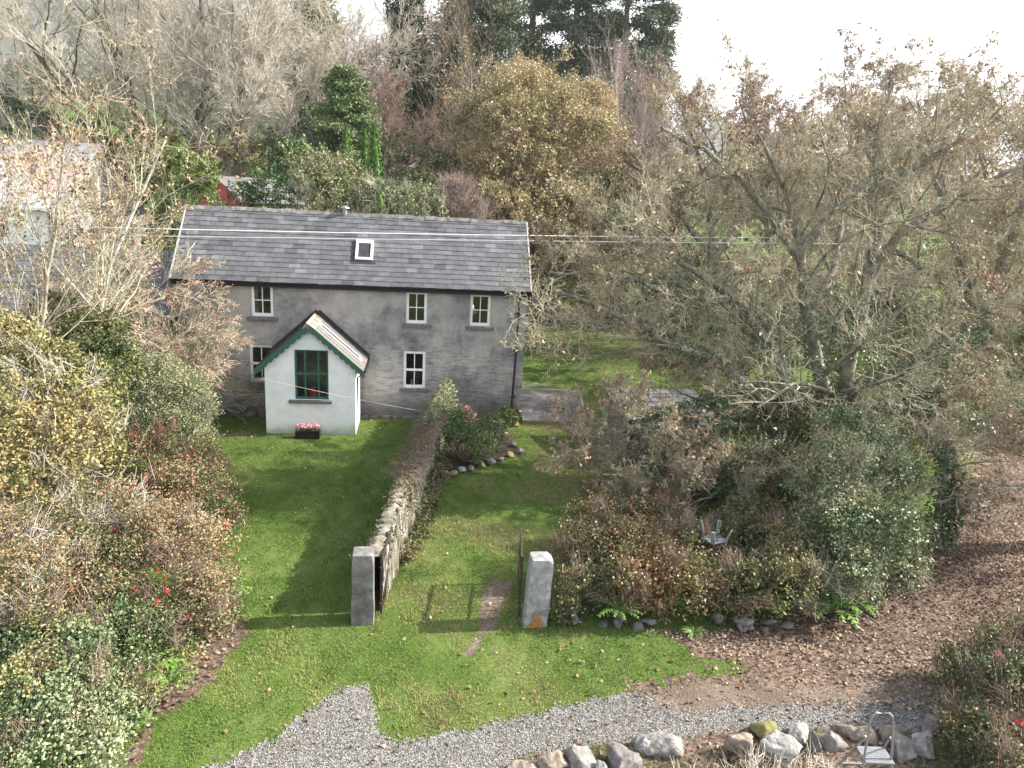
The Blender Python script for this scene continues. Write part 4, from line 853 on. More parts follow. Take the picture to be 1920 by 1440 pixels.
def tree(name, label, loc, H, seed, trunks, levels, bark, twig, r0, w0=.06, leaves=None, group=None, ivy=None, thick=2, leaf_t=(.2, 1), minr=.006, extra=None, cat='tree', rz=0):
    """loc on the ground; trunks = [(dx, dy, lean x, lean y, share of H)]"""
    rg = np.random.default_rng(seed); x, y = loc; z = float(hgt(x, y)); r = empty(name, label, cat, (x, y, z), rz, group)
    S0 = [(a, b, -.15) for a, b, *_ in trunks]; D = unit(np.array([(c, d, 1.) for _, _, c, d, _ in trunks])); Ln = [H*t[4] for t in trunks]; R0 = [r0*(.75+.25*(i == 0)) for i in range(len(trunks))]
    lv = wood(rg, S0, D, Ln, R0, levels, w0=w0)
    if extra:
        for E_ in extra: lv[1] = lv[1]
    V, Fc = merge([tubes(P, R_, 9 if i == 0 else 6) for i, (P, R_) in enumerate(lv[:thick])]); mk('trunk', V, Fc, M[bark], r, smooth=True)
    crown_of(rg, lv[thick:], twig, r, minr)
    if leaves: leaf_on(rg, lv[-1][0], leaves, r, leaf_t)
    if ivy: ivy_on(rg, lv[0][0], lv[0][1], ivy, r)
    return r, lv
def crown_of(rg, lv, twig, r, minr):
    if not lv: return
    V, Fc = merge([tubes(P, np.maximum(R_, minr), 4 if i == 0 else 3) for i, (P, R_) in enumerate(lv)]); mk('crown', V, Fc, M[twig], r)
def leaf_on(rg, P, spec, r, leaf_t=(.2, 1), name='leaves'):
    m, n, size = spec[:3]; B, k, _ = P.shape; cl = wob(rg, 8, .8)(P[:, -1]); w = np.exp(cl*(spec[3] if len(spec) > 3 else .7)); i = rg.choice(B, n, p=w/w.sum()); t = rg.uniform(*leaf_t, n)*(k-1); j = np.minimum(t.astype(int), k-2); f = (t-j)[:, None]
    Q = P[i, j]*(1-f)+P[i, j+1]*f+rg.normal(size=(n, 3))*size*.5; V, Fc = leaf_quads(rg, Q, size, np.array([0, 0, .2])); mk(name, V, Fc, M[m], r, tint=tints(rg, Q))
def ivy_on(rg, P, R_, spec, r, zmax=None):
    m, n, size, t0, t1, sp = spec; B, k, _ = P.shape; i = rg.integers(B, size=n); t = rg.uniform(t0, t1, n)*(k-1); j = np.minimum(t.astype(int), k-2); f = (t-j)[:, None]
    c = P[i, j]*(1-f)+P[i, j+1]*f; rad = R_[i, j]; a = unit(rg.normal(size=(n, 3))); w = wob(rg, 8, 2.)(c+a*.5); Q = c+a*(rad+sp*(.55+.35*w+.3*np.abs(rg.normal(size=n))))[:, None]
    if zmax: k_ = Q[:, 2] < zmax*(.8+.3*rg.random(n)); Q, a = Q[k_], a[k_]
    V, Fc = leaf_quads(rg, Q, size, a*.8+np.array([0, 0, .3])); mk('ivy', V, Fc, M[m], r, tint=tints(rg, Q))
def at(x, ybase, Y): return pt(x, ybase, Y)[:2]
def hh(x, y, ytop, Y): return pt(x, ytop, Y)[2]-float(hgt(*at(x, y, Y)))

# ------------------------------------------------------------------ behind the house: bare ash and mossy trees
ASH = [(17, .24, 1, .80, .60, .42, 8, .12, .09), (10, .2, 1, .7, .5, .42, 6, .15, .09), (8, .15, 1, .65, .5, .45, 4, .16, .10), (7, .1, 1, .6, .55, .5, 3, .16, .12)]
G = 'bare trees on the slope behind the house'
def bg(x, ytop, Y, label, seed, trunks=((0, 0, 0, 0, .92),), levels=ASH, bark='bark', twig='twig_pale', r0=.26, name='bare_tree', **k):
    k.setdefault('minr', .009)
    xy = at(x, 300, Y); return tree(name, label, xy, pt(x, ytop, Y)[2]-float(hgt(*xy)), seed, trunks, levels, bark, twig, r0, group=G, **k)
LT = [(13, .25, 1, .75, .55, .42, 8, .12, .10), (8, .2, 1, .7, .5, .42, 6, .15, .10), (7, .15, 1, .65, .5, .45, 4, .15, .12), (5, .1, 1, .6, .55, .5, 3, .15, .14)]
bg(25, -60, 33, 'tall bare ash with ivy up its trunk at the top left corner', 1, ivy=('l_ivy', 5200, .16, .1, .62, .35), r0=.3, levels=LT)
bg(95, -40, 36, 'slender pale bare tree just right of the corner ash', 2, r0=.2, twig='twig_pale', ivy=('l_ivy', 1500, .14, .0, .4, .2), levels=LT)
bg(215, -30, 30, 'crooked mossy tree with thick dark bent limbs', 3, ((0, 0, -.1, 0, .85), (.4, .2, .25, .1, .7)), [(9, .25, 1, 1.0, .55, .6, 9, .22, .06), (8, .2, 1, .8, .5, .55, 6, .2, .08), (7, .15, 1, .7, .5, .6, 4, .15, .1), (5, .1, 1, .6, .55, .65, 3, .14, .12)], 'bark_moss', 'twig_lichen', .38, thick=3, w0=.12)
bg(330, -60, 29, 'spreading pale bare tree with mossy low fork', 4, ((0, 0, -.22, 0, .9), (.3, 0, .3, .1, .85), (0, .3, .0, .2, .95)), bark='bark_moss', r0=.34, w0=.09)
bg(440, -80, 27, 'pale bare tree leaning right with ivy wrapped base', 5, ((0, 0, .18, 0, .95), (.4, 0, .5, 0, .7)), bark='bark_pale', r0=.34, ivy=('l_ivy', 3800, .13, .0, .42, .32))
bg(540, -50, 31, 'wide pale bare crown beside the dark evergreen', 6, ((0, 0, -.1, 0, .9), (.3, 0, .28, .1, .85)), bark='bark_pale', r0=.3)
bg(385, -90, 38, 'tall bare tree standing furthest up the slope', 7, ((0, 0, .05, 0, .95), (.5, 0, -.2, 0, .8)), r0=.3)
bg(690, 130, 30, 'brown bare tree between the evergreen and the ivy clad trunks', 9, ((0, 0, -.05, 0, .9), (.4, 0, .2, 0, .8)), twig='twig_brown', r0=.22)
bg(885, 20, 42, 'thin bare tree between the leaning ivy stem and the pines', 10, twig='twig_brown', r0=.2, levels=LT[:3])
for i, (x, yt, lab) in enumerate(((757, -50, 'tall trunk smothered in dark ivy, left one of the ivy pair'), (805, -70, 'tall trunk smothered in dark ivy, right one of the ivy pair'))):
    bg(x, yt, 37, lab, 20+i, ((0, 0, .02, 0, .95), (.3, .2, .14*(-1)**i, 0, .8)), twig='twig_brown', r0=.3, ivy=('l_ivy_dark', 46000, .2, .03, .95, 1.0), name='ivy_clad_tree', levels=[(9, .3, 1, .7, .35, .4, 7, .1, .12), (7, .2, 1, .7, .5, .45, 5, .12, .1), (5, .1, 1, .6, .5, .5, 4, .12, .1)])
bg(845, 60, 33, 'leaning dark ivy covered stem beside the golden beech', 23, ((0, 0, .2, 0, .9),), r0=.2, twig='twig_brown', ivy=('l_ivy_dark', 12000, .17, .0, .8, .35), name='ivy_clad_tree', levels=ASH[:3])

# conifers
def conifer(x, ytop, Y, label, seed, w, n, m='l_pine', leaf=.42, droop=-.35, name='conifer', t0=.1, nb=190, cone=.5, ratio=.34, per=26):
    xy = at(x, 300, Y); z = float(hgt(*xy)); H = pt(x, ytop, Y)[2]-z; rg = np.random.default_rng(seed); r = empty(name, label, 'tree', (*xy, z), group='evergreen trees behind the house')
    P0, R0 = grow(rg, np.array([[0, 0, -.2]]), np.array([[0, 0, 1.]]), np.array([H]), np.array([H*.017]), 14, .015, .05, .12)
    t = np.sort(rg.uniform(t0, .98, nb)); idx = t*13; j = np.minimum(idx.astype(int), 12); f = (idx-j)[:, None]; s = P0[0, j]*(1-f)+P0[0, j+1]*f; a = rg.uniform(0, 6.283, nb); d = np.stack([np.cos(a), np.sin(a), .35-.5*(1-t)], -1)
    Ln = w*(1-t)**cone*rg.uniform(.6, 1.15, nb)+.4; P1, R1 = grow(rg, s, d, Ln, np.full(nb, .05), 7, .08, .02)
    P1[:, :, 2] += droop*(np.linspace(0, 1, 7)[None]**2)*Ln[:, None]*.5
    k = per; B = np.repeat(np.arange(nb), k); tt = rg.uniform(.25, 1.02, nb*k)*6; j = np.clip(tt.astype(int), 0, 5); f = (tt-j)[:, None]; c = P1[B, j]*(1-f)+P1[B, j+1]*f; dirn = unit(P1[B, j+1]-P1[B, j])
    n = int(n*4); n1 = max(1, n//(nb*k)); c = np.repeat(c, n1, 0); dirn = np.repeat(dirn, n1, 0); q = c+rg.normal(size=c.shape)*[leaf*1.2, leaf*1.2, leaf*.75]
    nr = unit(rg.normal(size=q.shape)+[0, 0, .9]); u = unit(dirn*.8+rg.normal(size=q.shape)*.55); u = unit(u-(u*nr).sum(-1, keepdims=True)*nr); v = np.cross(nr, u); sz = (leaf*rg.uniform(.5, 1.3, len(q)))[:, None]
    V = np.stack([q-u*sz*.5, q+v*sz*ratio*.5, q+u*sz*.5, q-v*sz*ratio*.5], 1).reshape(-1, 3); mk('foliage', V, np.arange(len(V)).reshape(-1, 4), M[m], r, tint=tints(rg, q, .6))
    V, Fc = merge([tubes(P0, R0, 8), tubes(P1, R1, 4)]); mk('trunk', V, Fc, M['bark'], r)
    return r
conifer(605, -60, 34, 'dark spruce top rising between bare crowns at the upper left', 31, 2.6, 9000, 'l_ever')
conifer(900, -160, 50, 'leftmost of the big dull green pines, beside the ivy clad trunks', 33, 5.2, 16000, t0=.2)
conifer(850, -60, 48, 'dark slender pine close beside the ivy clad trunks', 29, 3.6, 12000, t0=.12)
conifer(985, -320, 58, 'grey green pine behind the golden beech', 34, 5.5, 16000, t0=.25)
conifer(1065, -330, 56, 'tall open pine right of the grey green one', 35, 5.5, 18000, t0=.25)
conifer(1160, -260, 54, 'broad pine second from the open sky', 36, 6.2, 18000, t0=.15)
conifer(1205, -40, 55, 'rightmost pine standing against the open sky', 37, 3.6, 9000, t0=.1)
conifer(640, 120, 24, 'broad feathery green cypress left of the slim trio', 38, 4.0, 40000, 'l_ever', .21, -.5, 'cypress', .02, 260, .65, .4)
conifer(590, 190, 27, 'lower feathery cypress behind the bare branches', 39, 3.0, 14000, 'l_ever', .26, -.5, 'cypress', .02, 160, .6, .4)
def slim(x, yt, Y, w, label, seed):
    xy = at(x, 330, Y); z = float(hgt(*xy)); H = pt(x, yt, Y)[2]-z; rg = np.random.default_rng(seed); r = empty('slim_cypress', label, 'tree', (*xy, z), group='three slim cypresses')
    n = 8500; t = rg.random(n)**.8; a = rg.uniform(0, 6.283, n); pr = w*np.minimum(1, (1-t)*3.2)**.7*(.8+.2*np.sin(a*5+t*9)); rr = pr*(1-np.abs(rg.normal(size=n))*.16)
    P = np.stack([rr*np.cos(a), rr*np.sin(a), t*H], -1); nr = unit(np.stack([np.cos(a), np.sin(a), 0*a], -1)+rg.normal(size=(n, 3))*.5); u = unit(np.array([0, 0, 1.])+rg.normal(size=(n, 3))*.35); u = unit(u-(u*nr).sum(-1, keepdims=True)*nr); v = np.cross(nr, u); s = (.24*rg.uniform(.6, 1.3, n))[:, None]
    V = np.stack([P-u*s*.5, P+v*s*.22, P+u*s*.5, P-v*s*.22], 1).reshape(-1, 3); mk('foliage', V, np.arange(len(V)).reshape(-1, 4), M['l_cypress'], r, tint=tints(rg, P, 1.5))
    q = MB(); q.tube([(0, 0, -.2), (0, 0, H*.95)], [.08, .02], 6); q.build('trunk', M['bark'], r)
slim(650, 236, 15, .62, 'leftmost of the three slim bright green cypresses', 41)
slim(684, 246, 15.5, .42, 'narrow middle one of the three slim cypresses', 42)
slim(702, 234, 14.5, .72, 'tallest and rightmost of the three slim cypresses', 43)

# golden beech, purple birches
xy = at(1000, 420, 20); Hb = .86*pt(1000, 120, 20)[2]-float(hgt(*xy))
BE = [(30, .12, 1, .95, .60, .5, 8, .09, .05), (10, .15, 1, .75, .5, .55, 5, .12, .05), (8, .15, 1, .7, .55, .6, 4, .14, .04)]
tree('beech_tree', 'rounded golden brown beech still in leaf behind the gable', xy, Hb, 51, ((0, 0, 0, 0, .93), (.2, 0, -.30, -.1, .72), (-.1, .2, .32, -.1, .72), (0, .2, -.12, -.3, .7)), BE, 'bark', 'twig_brown', .26, leaves=('l_beech', 90000, .14, .1), leaf_t=(0, 1.1))
rg = np.random.default_rng(52); bt_ = bpy.data.objects['beech_tree']; zc = float(hgt(*xy)); ctr = pt(1000, 285, 20); P, O = blob_points(rg, [(ctr[0], ctr[1], ctr[2], 4.9, 4.6, 5.0), (ctr[0]-2, ctr[1], ctr[2]-3, 3.4, 3.2, 3.2), (ctr[0]+2, ctr[1], ctr[2]-2.6, 3.6, 3.2, 3.4)], 95000, .16, .3, .8); P = P[P[:, 2] > zc+1.2]; o_ = np.array([*xy, zc]); V, Fc = leaf_quads(rg, P-o_, .14, np.array([0, 0, .4])); mk('outer_leaves', V, Fc, M['l_beech'], bt_, tint=tints(rg, P, .9))
BI = [(22, .2, 1, .5, .36, .4, 6, .06, .14), (9, .1, 1, .5, .5, .5, 5, .08, .12), (8, .1, 1, .5, .6, .6, 3, .1, .1)]
for i, (x, yt, Y, lab) in enumerate(((1130, 150, 34, 'hazy purple birch right behind the golden beech'), (1190, 125, 32, 'purple twigged birch with pale trunk showing low down'), (1240, 165, 36, 'small purple birch nearest the open sky'))):
    xy = at(x, 300, Y); tree('birch_tree', lab, xy, pt(x, yt, Y)[2]-float(hgt(*xy)), 55+i, ((0, 0, 0, 0, .98), (.2, .2, .12, 0, .9), (-.2, .1, -.12, 0, .9)), BI, 'bark_white', 'twig_purple', .14, group='purple birches beyond the beech')

# shrubs on the slope and behind the roof
def sb(x, y, Y, rx, rz, ry=None):
    """an ellipsoid centred on picture point (x, y) at depth Y"""
    p = pt(x, y, Y); return (*p, rx, ry or rx*.8, rz)
def sg(x, y, z, rx, rz, ry=None):
    """an ellipsoid centred on picture point (x, y) at height z"""
    p = gd(x, y, z); return (*p, rx, ry or rx*.9, rz)
GS = 'shrubs growing behind the roof'
shrub('laurel_bush', 'bright yellow green laurel at the left end of the roof', 'shrub', [sb(340, 350, 6, 1.2, 1.5), sb(300, 330, 6.5, .9, 1.0), sb(375, 370, 6, .9, 1.1), sb(340, 440, 6, 1.4, 2.2)], 17000, .115, 'l_laurel', 60, seed=61, group=GS, base=.6)
shrub('evergreen_bush', 'dark green bush in front of the red shed', 'shrub', [sb(460, 378, 8, .9, .75), sb(505, 365, 8, .9, .8), sb(480, 440, 8, 1.8, 1.6)], 6000, .13, 'l_rose', 60, seed=62, group=GS)
shrub('evergreen_bush', 'dark rounded bush above the red shed roof', 'shrub', [sb(555, 320, 17, 1.6, 1.5), sb(530, 345, 16, 1.2, 1.0)], 5000, .2, 'l_ever', 40, seed=63, group=GS)
shrub('willow_bush', 'pale olive willow bush behind the ridge, left of the flue', 'shrub', [sb(600, 350, 9, 1.6, 1.3), sb(650, 345, 9.5, 1.4, 1.2), sb(570, 380, 9, 1.3, 1.0), sb(620, 430, 9, 2.2, 1.6)], 8500, .12, 'l_willow', 900, 'twig_lichen', .9, seed=64, group=GS, lump=.3, deep=.5)
shrub('willow_bush', 'grey green willow bush behind the ridge, right of the flue', 'shrub', [sb(730, 375, 9, 1.5, 1.0), sb(790, 385, 9.5, 1.3, .9), sb(690, 380, 9, 1.1, .9), sb(750, 440, 9, 2.4, 1.4)], 8000, .12, 'l_sage', 1000, 'twig_lichen', .9, seed=65, group=GS, lump=.3, deep=.5)
shrub('dogwood', 'dark purple twiggy shrub behind the roof near the gable', 'shrub', [sb(862, 370, 11, .9, 1.1), sb(880, 400, 11, .9, .9)], 900, .09, 'l_rust', 1400, 'twig_purple', 1.0, seed=66, group=GS)
shrub('scrub_bush', 'olive brown scrub filling the gap below the ivy clad trunks', 'shrub', [sb(770, 315, 22, 2.4, 1.6), sb(830, 330, 21, 2.0, 1.5), sb(720, 330, 21, 1.6, 1.2), sb(800, 380, 16, 2.6, 1.6)], 9000, .18, 'l_willow', 700, 'twig_brown', 1.0, seed=67, group=GS, deep=.5, base=.25)
shrub('scrub_bush', 'brown bramble scrub under the mossy tree', 'shrub', [sb(230, 300, 24, 2.2, 1.1), sb(160, 290, 25, 2.0, 1.1), sb(290, 275, 25, 1.8, 1.1)], 6000, .17, 'l_fuchsia', 800, 'twig_brown', .9, seed=68, group=GS, deep=.5)
shrub('scrub_bush', 'dark scrub at the foot of the ivy wrapped leaning tree', 'shrub', [sb(400, 300, 23, 2.0, .9), sb(470, 300, 22, 2.0, .9), sb(520, 290, 24, 1.6, 1.3)], 6000, .16, 'l_bramble', 800, 'twig_brown', .9, seed=69, group=GS, deep=.5)
shrub('scrub_bush', 'low green scrub along the field edge at far left', 'shrub', [sb(20, 235, 30, 3.0, 2.0), sb(110, 250, 29, 2.2, 1.2)], 6000, .2, 'l_ivy', 300, 'twig_brown', .9, seed=70, group=GS)
shrub('scrub_bush', 'olive scrub at the foot of the golden beech', 'shrub', [sb(900, 385, 14, 1.5, 1.5), sb(960, 400, 14, 1.5, 1.3), sb(1060, 400, 15, 1.8, 1.6), sb(1000, 460, 14, 2.4, 1.8)], 10000, .15, 'l_beech', 500, 'twig_brown', .9, seed=71, group=GS, base=.35)
shrub('scrub_bush', 'grey olive thicket right of the aerial pole', 'shrub', [sb(1110, 390, 17, 2.2, 2.2), sb(1180, 380, 18, 2.4, 2.4), sb(1260, 400, 18, 2.4, 2.2), sb(1160, 470, 16, 3.0, 2.2)], 13000, .16, 'l_sage', 1200, 'twig_brown', 1.0, seed=72, group=GS, deep=.5, second=('l_rust', 9000, .17))
shrub('ivy_bank', 'dark ivy bank at the back edge of the rear lawn', 'shrub', [sb(1040, 540, 24.5, 2.2, 1.6), sb(1110, 560, 24, 2.4, 1.4), sb(1190, 560, 24, 2.4, 1.6), sb(1270, 565, 24, 2.4, 1.7), sb(1090, 500, 26, 3.0, 2.2), sb(1240, 500, 26, 3.0, 2.6)], 17000, .17, 'l_ivy', 300, 'twig_brown', .9, seed=73, group=GS, second=('l_rust', 8000, .17))

# ------------------------------------------------------------------ the small trees left of the house
XYL = np.array([-13.1, -7.2])
SM = [(11, .28, 1, .65, .45, .5, 7, .14, .08), (7, .2, 1, .6, .5, .5, 5, .16, .06), (6, .15, 1, .6, .5, .55, 3, .16, .06)]
p_ = [pt(105, 690, -7.2)]; Hs = pt(90, 175, -7.2)[2]
tree('young_oak', 'young tree with a thick pale broken trunk among its stems and sparse pink brown leaves', (p_[0][0], -7.2), Hs, 81, ((0, 0, -.10, 0, .36), (.15, .1, .06, .1, .98), (.35, -.1, .16, 0, .9), (-.15, 0, -.30, .1, .95)), SM, 'bark_white', 'twig_lichen', .12, leaves=('l_oak', 3600, .10, .9), w0=.09, minr=.006)
for x_, Yt, yt, lab, sd_ in ((35, -8.4, 150, 'leaning twiggy young tree at the very left edge before the barn', 86), (150, -6.2, 250, 'single slim stemmed young tree nearest the spindle tree', 87)):
    c_ = pt(x_+8, 690, Yt); tree('young_oak', lab, (c_[0], Yt), pt(x_, yt, Yt)[2], sd_, ((0, 0, .04, 0, .95), (.1, .1, -.16, .05, .85)), SM, 'bark_pale', 'twig_lichen', .075, leaves=('l_oak', 2600, .10, .9), w0=.08, minr=.006)
SP = [(14, .12, 1, 1.0, .42, .6, 8, .10, -.01), (9, .15, 1, .65, .6, .55, 6, .12, -.02), (8, .1, 1, .6, .5, .6, 4, .12, .0), (5, .1, 1, .5, .5, .7, 3, .12, .03)]
c_ = pt(245, 610, -2.4); tree('spindle_tree', 'grey twiggy spindle tree with red berries drooping over the house corner', (c_[0], -2.4), pt(290, 345, -2.4)[2]*.98, 83, ((0, 0, -.05, 0, .7), (.2, 0, .30, 0, .66), (-.1, .1, -.30, .1, .66), (.1, -.1, .1, -.1, .78)), SP, 'bark', 'twig_lichen', .09, leaves=('l_fuchsia', 1500, .07, 1.0), ivy=('l_ivy', 1100, .10, .05, .8, .16), minr=.0065)
# its red berries sit as one more part on the tree
spn = bpy.data.objects['spindle_tree']; rg = np.random.default_rng(84); cr_ = [c for c in spn.children if c.name.startswith('crown')][0]
co = np.empty(len(cr_.data.vertices)*3, np.float32); cr_.data.vertices.foreach_get('co', co); co = co.reshape(-1, 3); k = co[rg.integers(len(co), size=9000)]; k = k[(k[:, 0] > .25)][:3600]
V, Fc = leaf_quads(rg, k+rg.normal(size=k.shape)*.03, .06, ratio=.9); m_b = leafm('spindle_berry', [(.30,.05,.07), (.46,.13,.15), (.36,.10,.11)], .1); M['berry'] = m_b; mk('berries', V, Fc, m_b, spn, tint=rg.random(len(k)))

# ------------------------------------------------------------------ left foreground hedge, bush by bush
GL = 'bushes of the left garden hedge'
shrub('yellow_green_bush', 'big yellow green bush with gold leaf tips at the left edge', 'shrub', [sb(60, 740, -11, 1.2, 1.1), sb(140, 760, -10.5, .9, .9), sb(20, 810, -12, 1.2, 1.1), sb(110, 840, -12, 1.1, 1.1), sb(50, 910, -12.5, 1.1, 1.0), sb(165, 820, -11, .7, .8), sb(10, 680, -9.5, 1.1, .8)], 44000, .085, 'l_yellow', 1800, 'twig_pale', .55, GL, 91, lump=.34, base=.5)
shrub('privet_bush', 'rounded grey green clipped bush nearest the porch', 'shrub', [sb(305, 750, -5.4, 1.3, 1.25), sb(345, 762, -5.2, .9, 1.05), sb(260, 735, -6, 1.2, 1.15), sb(315, 815, -6.2, 1.15, .8)], 34000, .06, 'l_sage', 700, 'twig_lichen', .35, GL, 92, lump=.12, base=.5)
shrub('mixed_bush', 'olive shaded bush behind the yellow green one, under the spindle tree', 'shrub', [sb(195, 690, -8, .75, .75), sb(165, 645, -7, .9, .85), sb(120, 615, -6, 1.1, .95)], 10000, .10, 'l_yellow', 800, 'twig_brown', .5, GL, 93, base=.25, lump=.3)
shrub('fuchsia_bush', 'reddish brown fuchsia bush bulging over the lawn below the privet', 'shrub', [sg(285,880,1.2,1.3,1.1), sg(365,905,.9,.85,1.0), sg(330,970,1.1,1.1,1.0), sg(395,990,.75,.6,.85)], 26000, .062, 'l_fuchsia', 2600, 'twig_red', .4, GL, 94, ('red', 50, .045), lump=.2, base=.42)
shrub('fuchsia_bush', 'green and russet fuchsia bush with scattered red flowers beside the shaded lawn', 'shrub', [sg(300,1060,1.2,1.2,1.1), sg(380,1080,.8,.7,.9), sg(345,1150,.8,.85,.8), sg(240,1100,1.2,1.1,1.0), sg(400,1150,.4,.42,.5)], 27000, .06, 'l_fuchsia', 2200, 'twig_brown', .36, GL, 95, ('red', 70, .05), base=.38)
shrub('fuchsia_bush', 'twiggy pale brown fuchsia bush at the left edge under the gold leaves', 'shrub', [sg(110,1010,1.4,1.3,1.2), sg(20,1060,1.4,1.2,1.2), sg(190,1000,1.3,1.1,1.1), sg(80,1130,1.2,1.1,1.0), sg(170,1130,1.1,1.0,1.0)], 27000, .06, 'l_fuchsia', 2600, 'twig_pale', .42, GL, 96, ('red', 60, .045), base=.5)
shrub('bramble_bush', 'dark glossy bramble bush filling the bottom left corner', 'shrub', [sg(60,1240,.9,1.0,.85), sg(180,1230,.8,1.0,.8), sg(280,1205,.6,.75,.65), sg(30,1340,.8,.9,.75), sg(140,1330,.7,.9,.7), sg(235,1300,.45,.6,.5), sg(60,1430,.6,.8,.6), sg(150,1410,.45,.6,.45)], 34000, .058, 'l_glossy', 1600, 'twig_brown', .32, GL, 97, second=('l_yellow', 12000, .055), ratio=.6)
def fern(xy, label, seed, n=11, L_=.6, z=0, group='ferns along the hedge bottoms', m='l_fern'):
    rg = np.random.default_rng(seed); r = empty('fern', label, 'fern', (*xy, z), rg.uniform(0, 6), group); Vs, b, Fs = [], 0, []
    for i in range(n):
        a = 2*math.pi*i/n+rg.normal()*.2; l = L_*rg.uniform(.7, 1.15); w = l*.17; k = 9; ts = np.linspace(0, 1, k); el = rg.uniform(.7, 1.15)
        rr = l*ts*math.cos(el*.7)+.12*l*ts**2; zz = l*(math.sin(el)*ts-.62*ts**2)
        C_ = np.stack([rr*math.cos(a), rr*math.sin(a), zz+.04], -1); s_ = np.array([-math.sin(a), math.cos(a), 0])
        for j in range(k-1):
            for sgn in (-1, 1):
                ww = w*math.sin(math.pi*min(.97, (j+.6)/k))**.8*rg.uniform(.85, 1.1); p, q = C_[j], C_[j+1]; tipv = (p+q)/2+sgn*s_*ww+(q-p)*.6-np.array([0, 0, .015]); Vs += [p, q, tipv, p*.6+tipv*.4-np.array([0,0,.004])]; Fs.append([b, b+1, b+2, b+3]); b += 4
    mk('fronds', np.array(Vs), np.array(Fs), M[m], r, tint=np.clip(np.random.default_rng(seed).normal(.5, .2, len(Fs)), 0, 1))
for i, (x, y, z, lab, l) in enumerate(((265,1268,.5,'pale yellow green fern spilling onto the leaf strip at lower left',.62), (318,1285,.25,'bright arching fern at the foot of the left bramble',.6), (430,1110,.2,'green fern poking from the fuchsia onto the lawn',.5), (418,1150,.15,'small fern below the fuchsia by the lawn edge',.42), (82,1425,.45,'single pale fern frond clump near the bottom left corner',.5), (250,1360,.2,'short ragged fern at the grass edge lower left',.4),
        (1160,1150,.35,'bright green hart tongue fern growing from the dark hedge foot',.62), (1275,1140,.35,'pale green fern right of the hart tongue fern',.4), (1560,1145,.35,'arching fern under the ivy mound',.75), (1600,1140,.3,'second arching fern at the ivy mound corner',.6), (1440,1135,.4,'dim fern low in the hedge left of the ivy mound',.6), (1300,1192,.05,'small leafy tuft on the leaf litter before the hedge',.3))):
    g_ = gd(x, y, z); fern(g_[:2], lab, 500+i, 13, l, z)
for i, (x, y, lab) in enumerate(((158, 1390, 'grey woolly rosette plant on the bank at lower left'), (170, 1335, 'leafy foxglove rosette among the left brambles'))):
    g_ = gd(x, y, .3); rg = np.random.default_rng(530+i); n = 16; r = empty('rosette_plant', lab, 'plant', (*g_[:2], .28)); Vs, Fs = [], []
    for j in range(n):
        a = j*2.4; l = .3*rg.uniform(.6, 1.1); e_ = rg.uniform(.3, 1.0); d = np.array([math.cos(a)*math.cos(e_), math.sin(a)*math.cos(e_), math.sin(e_)]); s_ = np.array([-math.sin(a), math.cos(a), 0]); b = len(Vs); Vs += [d*0, d*l*.5+s_*l*.16, d*l-np.array([0, 0, l*.25]), d*l*.5-s_*l*.16]; Fs.append([b, b+1, b+2, b+3])
    mk('leaves', np.array(Vs), np.array(Fs), M['l_sage'], r, tint=rg.uniform(.4, .8, n))

# ------------------------------------------------------------------ wall creepers, rose bed
rg = np.random.default_rng(71)
def along(u0, u1, n): 
    u = rg.uniform(u0, u1, n); return WA+dv*u[:, None], u
gwo = np.array(gw.location)
def wallplant(name, m, u0, u1, n, size, hw, zl, up=.5):
    c, u = along(u0, u1, n); s = rg.normal(size=n)*hw; z = np.array([wtop(v/13.65) for v in u])+.06+np.abs(rg.normal(size=n))*zl*np.maximum(0, 1-np.abs(s)/.7)-np.maximum(0, np.abs(s)-.2)*rg.uniform(.5, 3.5, n); nn = np.array([-dv[1], dv[0]]); P = np.stack([c[:, 0]+nn[0]*s, c[:, 1]+nn[1]*s, np.maximum(z, .1)], -1)
    w_ = wob(rg, 8, 2.2)(P); P = P[w_ > -.7]; V, Fc = leaf_quads(rg, P-gwo, size, np.array([0, 0, up])); o = mk(name, V, Fc, M[m], gw, tint=tints(rg, P)); return o
wallplant('ivy', 'l_sage', .1, 5.2, 6500, .085, .22, .13); wallplant('ivy', 'l_ivy', .1, 6.5, 2600, .09, .25, .10)
wallplant('ivy', 'l_fuchsia', 3.2, 10.6, 3800, .07, .22, .1); wallplant('ivy', 'l_bramble', 6, 11.5, 1800, .07, .22, .06)
c, u = along(3.6, 9.8, 2600); n = len(c); s = rg.normal(size=n)*.17; nn = np.array([-dv[1], dv[0]]); st = np.stack([c[:, 0]+nn[0]*s, c[:, 1]+nn[1]*s, np.array([wtop(v/13.65) for v in u])+rg.uniform(-.05, .22, n)], -1)
D = np.stack([nn[0]*s*4+rg.normal(size=n)*.5, nn[1]*s*4+rg.normal(size=n)*.5, rg.uniform(-.6, .5, n)], -1); Q, R_ = grow(rg, st-gwo, D, rg.uniform(.1, .32, n), np.full(n, .007), 5, .22, -.12); V, Fc = tubes(Q, R_, 3); mk('creeper', V, Fc, M['twig_creeper'], gw)
c, u = along(8, 13.3, 420); n = len(c); side = np.where(rg.random(n) < .85, -1., 1.); P0 = np.stack([c[:, 0]-dv[1]*side*-.26*-1, c[:, 1]+dv[0]*side*-.26*-1, np.array([wtop(v/13.65) for v in u])*rg.uniform(.3, .98, n)], -1)
nn3 = np.array([-dv[1], dv[0], 0]); Q, R_ = grow(rg, P0-gwo, np.tile([0, 0, -1.], (n, 1)), rg.uniform(.3, .9, n), np.full(n, .010), 6, .05, -.1); V, Fc = tubes(Q, R_, 3); mk('ivy_stems', V, Fc, M['twig_lichen'], gw)
wallplant('ivy', 'l_bramble', 9.5, 13.4, 700, .07, .30, .02)
